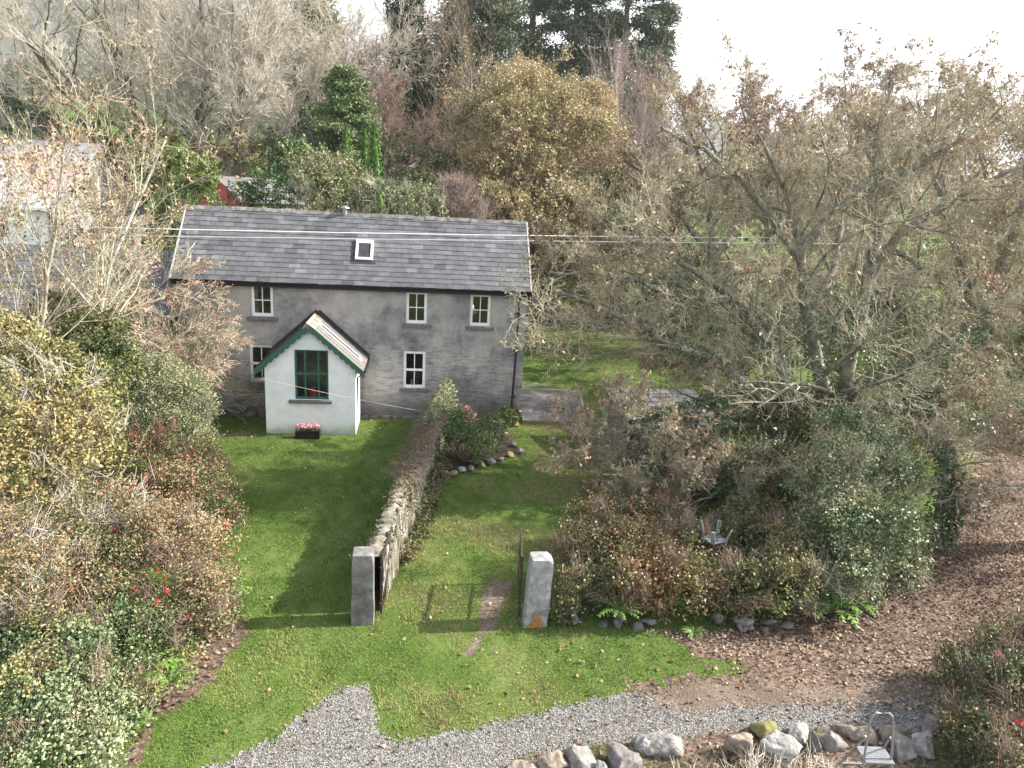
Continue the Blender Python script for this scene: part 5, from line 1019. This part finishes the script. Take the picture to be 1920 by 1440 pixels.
shrub('rose_bush', 'leafy green rose bush with pink blooms in the stone edged bed', 'shrub', [sb(870, 825, -4.9, .75, .55), sb(910, 815, -4.2, .7, .5), sb(850, 800, -4.2, .6, .5), sb(895, 845, -5.1, .6, .35)], 9500, .07, 'l_rose', 260, 'twig_brown', .35, None, 101, ('pink', 13, .085), lump=.28)
shrub('yellow_shrub', 'small yellow green leafy shrub against the right foot of the house', 'shrub', [sb(950, 778, -.7, .36, .34), sb(965, 772, -.6, .28, .3)], 1700, .08, 'l_laurel', 40, 'twig_brown', .3, None, 102, ('pink', 3, .06))
shrub('leggy_rose', 'pale leggy rose behind the main rose bush', 'shrub', [sb(872, 785, -2.6, .32, .4), sb(925, 800, -2.8, .3, .3)], 1100, .075, 'l_yellow', 90, 'twig_red', .5, None, 103, ('pink', 5, .075), deep=.5)
shrub('wall_foot_ivy', 'trailing ivy and weeds along the lawn side foot of the garden wall', 'shrub', [(*(WA+dv*u_+np.array([dv[1], -dv[0]])*-.42)[:2], .12, .3, .45, .22) for u_ in (5.2, 6.2, 7.2, 8.2, 9.1, 10.2, 11.2)], 4200, .07, 'l_bramble', 120, 'twig_brown', .25, None, 104, base=.5)
q = MB(); a_, b_ = pt(908, 797, -2.6), pt(946, 803, -2.6); q.tube([a_, b_], .018, 6); q.tube([(*a_[:2], 0), a_], .015, 6); q.tube([(*b_[:2], 0), b_], .015, 6); tag(q.build('plant_support', M['cable']), 'short white rail propping the roses near the gable', 'plant support')

# ------------------------------------------------------------------ right side: the oak and its neighbours
def limbs(rg, paths, r, n=14):
    """smooth guided limbs from picture points with depths -> points and radii"""
    Ps, Rs = [], []
    for pts, ra, rb in paths:
        K = np.array([pt(x, y, Y) for x, y, Y in pts]); s = np.r_[0, np.cumsum(np.linalg.norm(np.diff(K, axis=0), axis=1))]; t = np.linspace(0, s[-1], n); C_ = np.stack([np.interp(t, s, K[:, j]) for j in range(3)], -1)
        for _ in range(2): C_[1:-1] = (C_[:-2]+2*C_[1:-1]+C_[2:])/4
        C_[1:-1] += rg.normal(size=C_[1:-1].shape)*.05; Ps.append(C_); Rs.append(np.linspace(ra, rb, n))
    return np.array(Ps), np.array(Rs)
OAKL = [(11, .22, 1, .8, .42, .45, 8, .16, .05), (8, .15, 1, .75, .5, .46, 7, .24, .05), (7, .12, 1, .7, .55, .55, 6, .26, .05), (6, .1, 1, .65, .55, .6, 4, .26, .06)]
def guided_oak(label, base, paths, seed, levels, nl, ivy_n, lichen='twig_lichen', leaf='l_oak', bark='bark', size=.13, name='oak_tree', minr=.007, clump=.6):
    minr *= .72
    rg = np.random.default_rng(seed); z = float(hgt(*base)); r = empty(name, label, 'tree', (*base, z), group='oaks on the right'); off = np.array([*base, z])
    P, R_ = limbs(rg, paths, r); P = P-off; lv = [(P, R_)]
    for (k, ta, tb, an, lf, rf, npt, wa, tr) in levels:
        s, d, l, rr = spawn(rg, P, R_, k, ta, tb, an, .28, lf, rf); P, R_ = grow(rg, s, d, l, np.maximum(rr, .005), npt, wa, tr); lv.append((P, R_))
    V, Fc = merge([tubes(a, b, 9 if i == 0 else 6) for i, (a, b) in enumerate(lv[:2])]); mk('trunk', V, Fc, M[bark], r, smooth=True)
    crown_of(rg, lv[2:], lichen, r, minr); leaf_on(rg, lv[-1][0], (leaf, nl, size, clump), r, (.4, 1.05))
    if ivy_n: ivy_on(rg, lv[0][0][:, :], lv[0][1][:, :], ('l_ivy', int(ivy_n*1.3), .105, .0, .75, .2), r, 6.2)
    return r
B0 = gd(1560, 905)[:2]
Yo = -6.3
guided_oak('big spreading oak with lichened limbs and few brown leaves filling the right', B0, [
    ([(1560,905,Yo),(1500,800,Yo),(1470,700,Yo-0.12),(1440,620,Yo-0.24),(1380,560,Yo-0.4),(1330,520,Yo-0.52),(1240,470,Yo-0.6),(1150,440,Yo-0.72)], .26, .05),
    ([(1545,880,Yo),(1470,790,Yo-0.24),(1400,720,Yo-0.48),(1330,665,Yo-0.72),(1250,640,Yo-0.88),(1170,600,Yo-0.88),(1100,560,Yo-0.92),(1040,545,Yo-0.92)], .22, .045),
    ([(1560,890,Yo),(1580,760,Yo+.2),(1600,640,Yo+.4),(1630,520,Yo+.6),(1640,440,Yo+.9),(1690,350,Yo+1.2),(1730,260,Yo+1.4)], .30, .05),
    ([(1560,880,Yo),(1540,700,Yo-0.12),(1510,560,Yo-0.2),(1500,470,Yo-0.24),(1490,380,Yo-0.24),(1455,320,Yo-0.32),(1430,265,Yo-0.32)], .28, .05),
    ([(1500,470,Yo-0.24),(1540,420,Yo-0.2),(1590,380,Yo-0.16),(1640,330,Yo-0.08),(1640,280,Yo),(1660,205,Yo+.2)], .17, .04),
    ([(1540,420,Yo-0.2),(1620,360,Yo-0.36),(1700,320,Yo-0.48),(1790,270,Yo-0.64),(1880,200,Yo-0.72)], .14, .035),
    ([(1500,480,Yo-0.24),(1440,400,Yo-0.48),(1370,320,Yo-0.64),(1300,270,Yo-0.72),(1240,240,Yo-0.8)], .15, .035),
    ([(1590,740,Yo),(1640,705,Yo-0.32),(1690,690,Yo-0.56),(1780,640,Yo-0.8),(1870,560,Yo-0.96)], .16, .05),
    ([(1630,520,Yo+.6),(1700,420,Yo+.2),(1780,380,Yo-0.08),(1870,330,Yo-0.24),(1960,300,Yo-0.4)], .17, .04),
    ([(1400,720,Yo-.6),(1310,765,Yo-1.2),(1210,780,Yo-1.5),(1120,790,Yo-1.7)], .10, .03), ([(1370,790,Yo-.8),(1280,850,Yo-1.6),(1200,890,Yo-1.9),(1130,890,Yo-2)], .09, .03), ([(1480,790,Yo-.5),(1410,870,Yo-2),(1340,930,Yo-2.6),(1260,960,Yo-2.8)], .10, .03),
    ([(1380,560,Yo-.4),(1270,560,Yo-.9),(1140,510,Yo-1.2),(1030,510,Yo-1.4)], .10, .03), ([(1600,800,Yo-.5),(1590,880,Yo-2.2),(1560,950,Yo-3)], .10, .03), ([(1690,700,Yo-.6),(1740,800,Yo-2),(1800,900,Yo-2.6)], .10, .03),
    ([(1470,790,Yo-0.24),(1400,800,Yo-0.64),(1330,790,Yo-0.88),(1250,800,Yo-0.96),(1150,810,Yo-0.96),(1070,830,Yo-0.96)], .12, .03),
    ([(1560,905,Yo),(1600,820,Yo-0.56),(1680,750,Yo-0.96),(1760,750,Yo-1.2),(1850,740,Yo-1.4)], .16, .05),
    ([(1510,600,Yo-0.2),(1560,520,Yo+1.5),(1580,400,Yo+2.5),(1560,300,Yo+3),(1540,225,Yo+3.2)], .18, .04)], 111, OAKL, 15000, 22000)
Y2 = 3.
guided_oak('second oak standing behind the big one with its crown at the right edge', gd(1840, 860)[:2]*[1, 1], [
    ([(1850,760,Y2),(1830,600,Y2),(1800,480,Y2),(1760,360,Y2),(1740,270,Y2),(1720,190,Y2)], .30, .05), ([(1850,740,Y2),(1870,560,Y2-.5),(1900,430,Y2-1),(1940,320,Y2-1.5),(1960,220,Y2-1.6)], .28, .05),
    ([(1835,620,Y2),(1880,500,Y2+1),(1860,360,Y2+1.4),(1830,260,Y2+1.6),(1820,190,Y2+1.6)], .2, .04), ([(1830,600,Y2),(1760,520,Y2-.6),(1680,470,Y2-1),(1600,400,Y2-1.2),(1540,330,Y2-1.2)], .2, .04),
    ([(1850,700,Y2),(1930,560,Y2-1),(2010,430,Y2-1.5),(2080,280,Y2-2)], .22, .05)], 112, OAKL, 12000, 9000, minr=.010, size=.15)
Y3 = 9.
guided_oak('rusty leaved oak behind the big oak, left of its crown', pt(1330, 560, Y3)[:2], [
    ([(1330,560,Y3),(1335,440,Y3),(1320,320,Y3),(1300,260,Y3),(1280,210,Y3)], .26, .05), ([(1335,500,Y3),(1390,400,Y3),(1420,300,Y3),(1400,240,Y3),(1390,200,Y3)], .22, .05),
    ([(1333,480,Y3),(1270,400,Y3),(1220,330,Y3),(1170,300,Y3)], .18, .04), ([(1338,520,Y3),(1430,460,Y3),(1500,360,Y3),(1540,270,Y3)], .2, .05), ([(1330,540,Y3),(1260,500,Y3),(1180,470,Y3),(1110,460,Y3-.5),(1060,460,Y3-.5)], .16, .04)], 113, OAKL, 12100, 2200, minr=.011, leaf='l_oak', size=0.13, lichen='twig_brown', clump=.25)
Y4 = 14.
guided_oak('brown oak behind the middle of the big oak crown', pt(1620, 560, Y4)[:2], [
    ([(1620,560,Y4),(1610,420,Y4),(1600,300,Y4),(1590,230,Y4),(1585,160,Y4)], .28, .05), ([(1615,480,Y4),(1540,380,Y4),(1490,290,Y4),(1460,230,Y4)], .22, .05), ([(1615,470,Y4),(1690,360,Y4),(1740,260,Y4),(1760,190,Y4)], .22, .05),
    ([(1612,430,Y4),(1650,300,Y4+1),(1660,220,Y4+1),(1670,150,Y4+1)], .2, .04)], 114, OAKL, 13200, 0, minr=.013, leaf='l_oak', size=0.14, lichen='twig_brown', clump=.25)
Yr = -11.
guided_oak('oak reaching in from beyond the right edge over the leaf covered lane', (19.5, -11), [
    ([(2150,940,Yr),(2110,760,Yr),(2060,620,Yr),(1990,520,Yr)], .28, .05), ([(2150,900,Yr),(2080,800,Yr-.5),(1990,770,Yr-.8),(1900,780,Yr-1)], .18, .04), ([(2140,860,Yr),(2060,880,Yr-1),(1980,900,Yr-1.5),(1880,910,Yr-1.8)], .14, .03),
    ([(2150,900,Yr),(2180,640,Yr),(2200,420,Yr),(2190,250,Yr)], .26, .05), ([(2160,800,Yr),(2230,620,Yr-1),(2260,420,Yr-1.5)], .2, .05)], 117, OAKL, 7000, 3000)
Y5 = 24.
guided_oak('hazy purplish oak far back by the gap of open sky', pt(1440, 460, Y5)[:2], [
    ([(1440,460,Y5),(1430,330,Y5),(1420,240,Y5),(1410,190,Y5)], .25, .05), ([(1438,420,Y5),(1360,320,Y5),(1320,240,Y5),(1290,200,Y5)], .2, .05), ([(1438,420,Y5),(1510,300,Y5),(1550,230,Y5),(1580,180,Y5)], .2, .05)], 115, OAKL, 6600, 0, minr=.016, leaf='l_oak', size=0.16, lichen='twig_purple', clump=.25)
guided_oak('hazy purplish oak far back at the right edge', pt(1860, 460, Y5)[:2], [
    ([(1860,460,Y5),(1850,330,Y5),(1830,240,Y5),(1810,170,Y5)], .25, .05), ([(1858,420,Y5),(1790,320,Y5),(1740,240,Y5),(1700,180,Y5)], .2, .05), ([(1858,420,Y5),(1930,300,Y5),(1960,230,Y5),(1980,180,Y5)], .2, .05)], 116, OAKL, 6600, 0, minr=.016, leaf='l_oak', size=0.16, lichen='twig_purple', clump=.25)

GR = 'bushes massed under the oak'
shrub('ivy_mound', 'pale glossy ivy mound at the hedge corner beside the leaf covered lane', 'shrub', [sg(1590,1090,.8,.85,.8), sg(1560,1000,1.5,1.0,1.0), sg(1640,1015,1.4,1.0,1.0), sg(1680,1065,.8,.62,.75), sg(1580,920,2.2,1.1,1.0), sg(1650,910,2.2,1.0,1.0), sg(1530,1090,.7,.75,.7), sg(1610,850,2.6,1.0,.9)], 26000, .08, 'l_glossy', 1500, 'twig_lichen', .55, GR, 121, base=.66, lump=.42, second=('l_sage', 24000, .075))
shrub('bramble_hedge', 'rust and green bramble hedge right of the pale gate pillar', 'shrub', [sg(1085,1115,.5,.5,.65), sg(1095,1040,.8,.65,.6), sg(1180,1105,.6,.75,.75), sg(1190,1030,.9,.85,.6), sg(1280,1105,.6,.75,.75), sg(1290,1030,.9,.95,.6), sg(1120,985,.7,.7,.55), sg(1230,985,.7,.8,.55), sg(1058,1140,.35,.32,.45)], 26000, .07, 'l_bramble', 2200, 'twig_brown', .4, GR, 122, base=.45, second=('l_rust', 15000, .065))
shrub('bramble_hedge', 'dark green bramble hedge between the chair and the ivy mound', 'shrub', [sg(1380,1105,.6,.8,.75), sg(1470,1110,.65,.8,.8), sg(1400,1030,.9,.95,.65), sg(1480,1035,1.0,.95,.7), sg(1340,1005,.75,.75,.45), sg(1420,985,.85,.9,.55)], 24000, .07, 'l_bramble', 1500, 'twig_brown', .4, GR, 123, base=.4, second=('l_yellow', 5000, .07))
shrub('thorn_bush', 'twiggy olive bush in front of the stone shed', 'shrub', [sg(1290,905,.4,.8,.5), sg(1350,890,.5,.8,.55), sg(1230,945,.4,.6,.4), sg(1420,900,.9,1.0,.8)], 7000, .085, 'l_yellow', 1500, 'twig_brown', .6, GR, 124, base=.3, lump=.35, deep=.5, second=('l_rust', 5000, .08))
shrub('thorn_bush', 'mixed green bush right of the stone shed, deep under the oak', 'shrub', [sb(1430, 780, -5, 1.4, 1.2), sb(1500, 840, -7, 1.5, 1.2), sb(1400, 830, -6.4, 1.1, 1.0), sb(1470, 900, -9, 1.4, 1.0), sb(1560, 800, -5, 1.4, 1.3)], 22000, .09, 'l_yellow', 1800, 'twig_lichen', .7, GR, 125, base=.3, lump=.35, deep=.45, second=('l_sage', 16000, .085))
shrub('ivy_tangle', 'tangle of ivy and suckers round the foot of the big oak', 'shrub', [sb(1560, 850, -6.8, 1.2, .9), sb(1490, 800, -6.2, 1.1, .9), sb(1640, 800, -6.4, 1.2, .9), sb(1560, 760, -5.6, 1.1, .9), sb(1720, 850, -6.6, 1.2, 1.0), sb(1430, 760, -5.4, 1.0, .8)], 26000, .085, 'l_sage', 2600, 'twig_lichen', .8, GR, 137, base=.55, lump=.35, deep=.5, second=('l_laurel', 12000, .09))
shrub('holly_thicket', 'green thicket behind the oak trunks', 'shrub', [sb(1480, 640, 1, 2.0, 1.8), sb(1600, 640, 2, 2.2, 2.0), sb(1720, 660, 0, 2.2, 2.0), sb(1380, 620, 4, 1.8, 1.4), sb(1650, 760, -3, 1.8, 1.5)], 20000, .13, 'l_sage', 1500, 'twig_lichen', .9, GR, 126, base=.5, lump=.35, deep=.5, second=('l_ivy', 12000, .12))
shrub('holly_thicket', 'olive thicket under the second oak at the right edge', 'shrub', [sb(1800, 760, -2, 2.0, 1.8), sb(1880, 700, 0, 2.2, 2.2), sb(1960, 760, -2, 2.0, 1.8), sb(1780, 830, -4.6, 1.2, 1.0)], 15000, .12, 'l_willow', 1500, 'twig_lichen', .9, GR, 127, base=.25, lump=.35, deep=.5, second=('l_ivy', 7000, .12))
def tb(x, Y, h, r=2.6):
    X = pt(x, 500, Y)[0]; return (X, Y, float(hgt(X, Y))+h*.42, r, r*.8, h*.55)
TH = 'thickets standing beyond the oaks'
shrub('hedge_thicket', 'rusty brown thicket along the far edge of the rear lawn', 'shrub', [tb(1290, 27, 4.2), tb(1370, 26, 4.2), tb(1440, 28, 4.8), tb(1330, 31, 6), tb(1250, 31, 5)], 17000, .17, 'l_rust', 2600, 'twig_brown', 1.1, TH, 131, lump=.35, deep=.55, second=('l_sage', 9000, .16))
shrub('hedge_thicket', 'olive brown thicket behind the oak trunks further back', 'shrub', [tb(1520, 27, 5), tb(1600, 28, 5), tb(1560, 33, 7), tb(1660, 32, 7), tb(1680, 26, 5)], 18000, .17, 'l_willow', 2600, 'twig_brown', 1.1, TH, 132, base=.35, lump=.35, deep=.55, second=('l_rust', 11000, .16))
shrub('hedge_thicket', 'tangled brown thicket far back at the right edge', 'shrub', [tb(1760, 28, 5.5), tb(1850, 27, 5.5), tb(1940, 26, 5.5), tb(1800, 33, 7.5), tb(1900, 33, 7.5), tb(1980, 32, 7)], 18000, .17, 'l_rust', 2600, 'twig_brown', 1.1, TH, 133, base=.5, lump=.35, deep=.55, second=('l_willow', 11000, .16))
shrub('hedge_thicket', 'furthest tall brown thicket along the field behind the big oak crown', 'shrub', [tb(x_, 46+(i_ % 2)*4, 8.5, 4.2) for i_, x_ in enumerate((1420, 1500, 1580, 1660, 1740, 1820, 1900))], 26000, .26, 'l_willow', 3000, 'twig_brown', 1.6, TH, 138, base=.3, lump=.35, deep=.55, second=('l_rust', 14000, .25))
shrub('hedge_thicket', 'green and rust thicket closing the right end of the rear lawn', 'shrub', [tb(1330, 14, 2.8, 1.7), tb(1390, 12, 2.8, 1.8), tb(1450, 15, 3.4, 2), tb(1400, 19, 3.6, 2.2), tb(1340, 20, 3.4, 2)], 17000, .14, 'l_sage', 2000, 'twig_lichen', .9, TH, 134, base=.4, lump=.35, deep=.5, second=('l_rust', 11000, .14))
shrub('hedge_thicket', 'ivy green thicket between the big oak and the second oak', 'shrub', [tb(1540, 12, 3.2, 2), tb(1620, 14, 3.6, 2.2), tb(1700, 12, 3.6, 2.2), tb(1580, 18, 4.2, 2.4), tb(1680, 19, 4.4, 2.4)], 18000, .14, 'l_ivy', 2200, 'twig_lichen', .9, TH, 135, base=.6, lump=.35, deep=.5, second=('l_yellow', 11000, .13))
shrub('hedge_thicket', 'pale olive thicket behind the second oak at the right edge', 'shrub', [tb(1790, 11, 3.6, 2.2), tb(1880, 10, 3.8, 2.2), tb(1960, 11, 3.8, 2.2), tb(1830, 17, 4.6, 2.6), tb(1930, 18, 4.8, 2.6)], 18000, .14, 'l_willow', 2200, 'twig_lichen', .9, TH, 136, base=.35, lump=.35, deep=.5, second=('l_rust', 11000, .14))
shrub('yellow_leaf_bush', 'sparse yellow leaved bush behind the stone shed roof', 'shrub', [sb(1290, 690, 0, 1.3, 1.0), sb(1350, 700, -1, 1.2, 1.0), sb(1230, 680, 1, .9, .8)], 6000, .10, 'l_yellow', 900, 'twig_brown', .7, GR, 128, lump=.35, deep=.5, second=('l_rust', 6000, .1))
shrub('bramble_bush', 'russet bramble bush in the bottom right corner', 'shrub', [sg(1860,1290,.7,.9,.75), sg(1920,1330,.8,.9,.8), sg(1840,1390,.5,.6,.55), sg(1920,1430,.6,.8,.6), sg(1930,1240,.9,.9,.8), sg(1810,1255,.4,.45,.42), sg(1860,1430,.4,.6,.45)], 20000, .065, 'l_fuchsia', 1500, 'twig_brown', .4, GR, 129, ('red', 6, .06), base=.3, second=('l_bramble', 9000, .065))
shrub('dead_weed_clump', 'dry grey weed stalks before the boulders near the ladder', 'plant', [(1.5, -18.7, .08, .5, .25, .14), (2.3, -18.8, .08, .5, .25, .16), (.4, -18.75, .06, .4, .2, .1)], 260, .06, 'litter', 260, 'twig_pale', .36, None, 130)
# dark ivy covered post like trunk at the lane side
tree('ivy_stump', 'dark ivy wrapped trunk at the lane edge right of the ivy mound', gd(1755, 1030)[:2], 3.4, 141, ((0, 0, .05, .1, .95), (.2, .1, .25, .1, .7)), [(7, .3, 1, .9, .5, .5, 5, .15, .03), (6, .2, 1, .7, .5, .6, 4, .15, .03)], 'bark', 'twig_lichen', .16, ivy=('l_ivy', 2600, .10, .0, .95, .22))

# hedge bank (earth and stones) under the bramble hedge
sbk = empty('stone_bank', 'low dark stone bank along the foot of the bramble hedge', 'stone bank', (*gd(1270, 1185)[:2], 0)); ob_ = np.array(sbk.location)
rg = np.random.default_rng(77); a_, b_ = gd(1040, 1180)[:2], gd(1500, 1190)[:2]
for i in range(16):
    t = rg.random(); c = a_+(b_-a_)*t; V, Fc = stone(700+i, (rg.uniform(.1, .22), .14, rg.uniform(.08, .15)), 2); mk('stone', V+[c[0], c[1]+.12+rg.uniform(-.05, .2), rg.uniform(.0, .2)]-ob_, Fc, M['rock_dark'], sbk)


# distant wood on the skyline and undergrowth as masses
rg = np.random.default_rng(90); Ps = []
for i in range(170):
    X = rg.uniform(-90, 140); Yd = rg.uniform(95, 190); z = float(hgt(X, Yd)); n = 90; Ps.append(np.stack([X+rg.normal(size=n)*2.6, Yd+rg.normal(size=n)*2.6, z+np.abs(rg.normal(size=n))*2.2+rg.uniform(0, 2.5, n)], -1))
P = np.concatenate(Ps); V, Fc = leaf_quads(rg, P, 1.1); m_w = leafm('distant_wood', [(.07,.07,.05), (.13,.10,.08), (.06,.09,.04), (.16,.12,.10)], .1); tag(mk('distant_wood', V, Fc, m_w, tint=tints(rg, P, .05)), kind='stuff')
n = 26000; X = rg.uniform(-26, 30, n); Yd = rg.uniform(9, 60, n); keep = (wob(rg, 8, .35)(np.stack([X, Yd, 0*X], -1)) > -.15) & ~((Yd < 24) & (X > .5) & (X < 12)) & ~((X < -17) & (Yd < 32)) & (Yd > 9+ (X > -2)*6)
X, Yd = X[keep], Yd[keep]; P = np.stack([X, Yd, hgt(X, Yd)+rg.random(len(X))**1.6*.9], -1); V, Fc = leaf_quads(rg, P, .2, np.array([0, 0, .4])); tag(mk('undergrowth', V, Fc, M['l_bramble'], tint=tints(rg, P, .3)), kind='stuff')

# ------------------------------------------------------------------ grass, fallen leaves, gravel stones
def inpoly(X, Yv, Q):
    r = np.zeros(len(X), bool); j = len(Q)-1
    for i in range(len(Q)):
        xi, yi = Q[i]; xj, yj = Q[j]; c = ((yi > Yv) != (yj > Yv)); 
        with np.errstate(divide='ignore', invalid='ignore'): r ^= c & (X < (xj-xi)*(Yv-yi)/(yj-yi+1e-12)+xi)
        j = i
    return r
def inframe(P, m=60):
    d = P-CAM; z = d@FW; x = 960+FPX*(d@RX)/z; y = 720-FPX*(d@UP)/z; return (z > 0) & (x > -m) & (x < 1920+m) & (y > -m) & (y < 1440+m)
rg = np.random.default_rng(201)
def blades(n, x0, x1, y0, y1, h, w, avoid, seed, soft=.0):
    rg = np.random.default_rng(seed); X = rg.uniform(x0, x1, n); Yv = rg.uniform(y0, y1, n)
    P2 = np.stack([X, Yv, 0*X], -1); 
    ok = inframe(np.stack([X, Yv, hgt(X, Yv)], -1))
    for Q, sf, sd_ in avoid: ok &= (sdist(X, Yv, Q)+sf*(edge_noise(X, Yv, sd_)+rg.normal(size=n)*.8) < 0) if sd_ else ~inpoly(X, Yv, Q)
    ok &= ~((X > HX0) & (X < 0) & (Yv > 0) & (Yv < HY1)) & ~((X > PX0-.02) & (X < PX1+.02) & (Yv > PY-.02) & (Yv < 0)) & ~((X < HX0) & (Yv > .2) & (Yv < 4.7))
    X, Yv = X[ok], Yv[ok]; n = len(X); P = np.stack([X, Yv, hgt(X, Yv)-.005], -1)
    moss = np.clip(.5+.5*wob(np.random.default_rng(9), 9, .8)(P)+.25*wob(np.random.default_rng(10), 9, 3)(P), 0, 1)
    lush = 1-sm(-5.4, -4.4, X+(Yv+14)*-.13)*1.0; lush = np.where(Yv < -14.6, .25*lush, lush); lush = np.where(Yv > 4, .85, lush)
    t = np.clip(.18+.34*moss*(1-.6*lush)+.22*(1-lush)*sm(.35, .8, moss)+.25*sm(.9, 1.3, wob(np.random.default_rng(12), 9, 1.6)(P))*(1-.6*lush)+rg.normal(size=n)*.13, 0, 1)
    wear = np.exp(-((X+1.9+(Yv+15)*.05)/.55)**2)*sm(-18, -16, Yv)*(1-sm(-9, -6, Yv))+.8*np.exp(-((X+3.6)/.5)**2)*sm(-18.2, -16.8, Yv)*(1-sm(-13, -10, Yv)); wear = wear*(.55+.6*wob(np.random.default_rng(17), 9, 2.4)(P))
    t = np.clip(t+.45*wear, 0, 1)
    a = rg.uniform(0, 6.283, n); hh_ = h*rg.uniform(.5, 1.4, n)*np.clip(.75+.3*moss+.35*wob(np.random.default_rng(15), 9, 7.)(P), .35, 1.9); ln = rg.uniform(.1, .9, n)
    tip = P+np.stack([np.cos(a)*hh_*ln, np.sin(a)*hh_*ln, hh_*np.sqrt(np.maximum(.1, 1-ln**2*.6))], -1); s = np.stack([-np.sin(a), np.cos(a), 0*a], -1)*(w*rg.uniform(.7, 1.3, n))[:, None]
    V = np.stack([P-s, P+s, tip], 1).reshape(-1, 3); return V, np.arange(n*3).reshape(n, 3), t
AV = [(Qgr, .15, 2), (Qlf, .28, 3), (Qbd, .13, 4), (Qwp, .11, 5), (Qgb, 0, 0), (Qdp, .06, 8), (Qrb, .05, 9), (Qbl, .4, 10), (Qls, .15, 11)]
V, Fc, t = blades(560000, -12.5, 5.5, -20, .0, .050, .0075, AV, 1, .10)
tag(mk('grass', V, Fc, M['grass'], tint=t), kind='stuff')
V, Fc, t = blades(170000, .1, 13, 0, 23, .06, .012, AV, 2, .15)
tag(mk('grass', V, Fc, M['grass'], tint=t), kind='stuff')
V, Fc, t = blades(60000, -3, 7, -20.5, -17.4, .09, .007, [], 3)
c = V.reshape(-1, 3, 3)[:, 0]; k = (wob(np.random.default_rng(4), 9, 2.2)(c) > .1) & (inpoly(c[:, 0], c[:, 1], Qbd)); V = V.reshape(-1, 3, 3)[k].reshape(-1, 3)
tag(mk('verge_grass', V, np.arange(len(V)).reshape(-1, 3), M['grass'], tint=np.clip(t[k]*.6+.1, 0, 1)), kind='stuff')

def litter(n, x0, x1, y0, y1, seed, dens, size=.085):
    rg = np.random.default_rng(seed); X = rg.uniform(x0, x1, n); Yv = rg.uniform(y0, y1, n); P = np.stack([X, Yv, hgt(X, Yv)+.03], -1); ok = inframe(P) & (rg.random(n) < dens(X, Yv, P))
    ok &= ~((X > HX0) & (X < 0) & (Yv > 0) & (Yv < HY1)) & ~((X > PX0) & (X < PX1) & (Yv > PY) & (Yv < 0)); P = P[ok]; P[:, 2] += rg.uniform(-.012, .02, len(P)); V, Fc = leaf_quads(rg, P, size, np.array([0, 0, 1.3]), .75, .16); return V, Fc, P
wl = wob(np.random.default_rng(33), 9, 1.1)
def dlane(X, Yv, P): return np.where(inpoly(X, Yv, Qlf), (.72+.42*wl(P))*(1-.75*inpoly(X, Yv, Qmt)), 0)
V, Fc, P = litter(150000, -.5, 26, -18, 2, 41, dlane, .068); tag(mk('leaf_litter', V, Fc, M['litter'], tint=tints(np.random.default_rng(1), P, 1.)), kind='stuff')
def dfew(X, Yv, P):
    near = inpoly(X+rg.normal(size=len(X))*.9, Yv+rg.normal(size=len(X))*.7, Qlf)
    d = .022+.05*np.exp(-((X-0)/3.5)**2)*np.exp(-((Yv+15.5)/2.2)**2)+.05*np.exp(-((X-.5)/2)**2-((Yv+12)/5)**2)*.5
    d = d+.30*np.exp(-((X+8.9+(Yv+16)*-.22)/.45)**2)*sm(-18, -16.5, Yv)*(1-sm(-14.6, -13.2, Yv))*2.4
    d = d+.55*inpoly(X, Yv, Qls)+.20*near+.35*inpoly(X, Yv, Qbl)+.34*inpoly(X, Yv, Qbd)+.05*inpoly(X, Yv, Qgr)+.42*inpoly(X, Yv, Qgr)*sm(-1.5, 2.5, X)*np.clip(.6+.6*wl(P), 0, 1); return np.where(inpoly(X, Yv, Qlf), 0, d)
V, Fc, P = litter(120000, -13, 12, -20.5, 27, 42, dfew, .08); tag(mk('scattered_leaves', V, Fc, M['litter'], tint=tints(np.random.default_rng(2), P, 1.)), kind='stuff')
# loose stones on the drive
rg = np.random.default_rng(51); n = 60000; X = rg.uniform(-8, 7, n); Yv = rg.uniform(-19, -16, n); ok = inpoly(X, Yv, Qgr); X, Yv = X[ok], Yv[ok]; P = np.stack([X, Yv, hgt(X, Yv)+.018], -1); ok = inframe(P); P = P[ok]; n = len(P)
o6 = np.array([(1,0,0),(0,1,0),(-1,0,0),(0,-1,0),(0,0,.8),(0,0,-.8)], float); T6 = np.array([(0,1,4),(1,2,4),(2,3,4),(3,0,4)])
s = rg.uniform(.008, .020, (n, 1, 1)); a = rg.uniform(0, 6.28, n); ca, sa = np.cos(a), np.sin(a); Rm = np.stack([np.stack([ca, -sa, 0*a], -1), np.stack([sa, ca, 0*a], -1), np.stack([0*a, 0*a, 1+0*a], -1)], 1)
V = np.einsum('nij,kj->nki', Rm, o6*[1, .8, .7])*s+P[:, None]+rg.normal(size=(n, 6, 3))*.003; Fc = (np.arange(n)[:, None, None]*6+T6[None]).reshape(-1, 3)
M['pebble'] = leafm('loose_stone', [(.055,.053,.05), (.13,.127,.12), (.21,.205,.197), (.33,.323,.312)], 0, .85, .2)
tag(mk('loose_gravel', V.reshape(-1, 3), Fc, M['pebble'], tint=np.repeat(rg.random(n), 4)), kind='stuff')

# ------------------------------------------------------------------ the air
q = MB(); q.box(-1560, 1560, -1560, 1560, -14, 520); hz = q.build('haze', None); tag(hz, kind='stuff'); pass
hm = bpy.data.materials.new('haze_air'); hm.use_nodes = True; hm.node_tree.nodes.clear(); pv = N(hm.node_tree, 'ShaderNodeVolumePrincipled'); ho = N(hm.node_tree, 'ShaderNodeOutputMaterial')
pv.inputs['Density'].default_value = .00026; pv.inputs['Color'].default_value = (.90, .94, 1, 1); pv.inputs['Density Attribute'].default_value = ''; pv.inputs['Anisotropy'].default_value = .35
hm.node_tree.links.new(pv.outputs[0], ho.inputs['Volume']); hz.data.materials.append(hm)
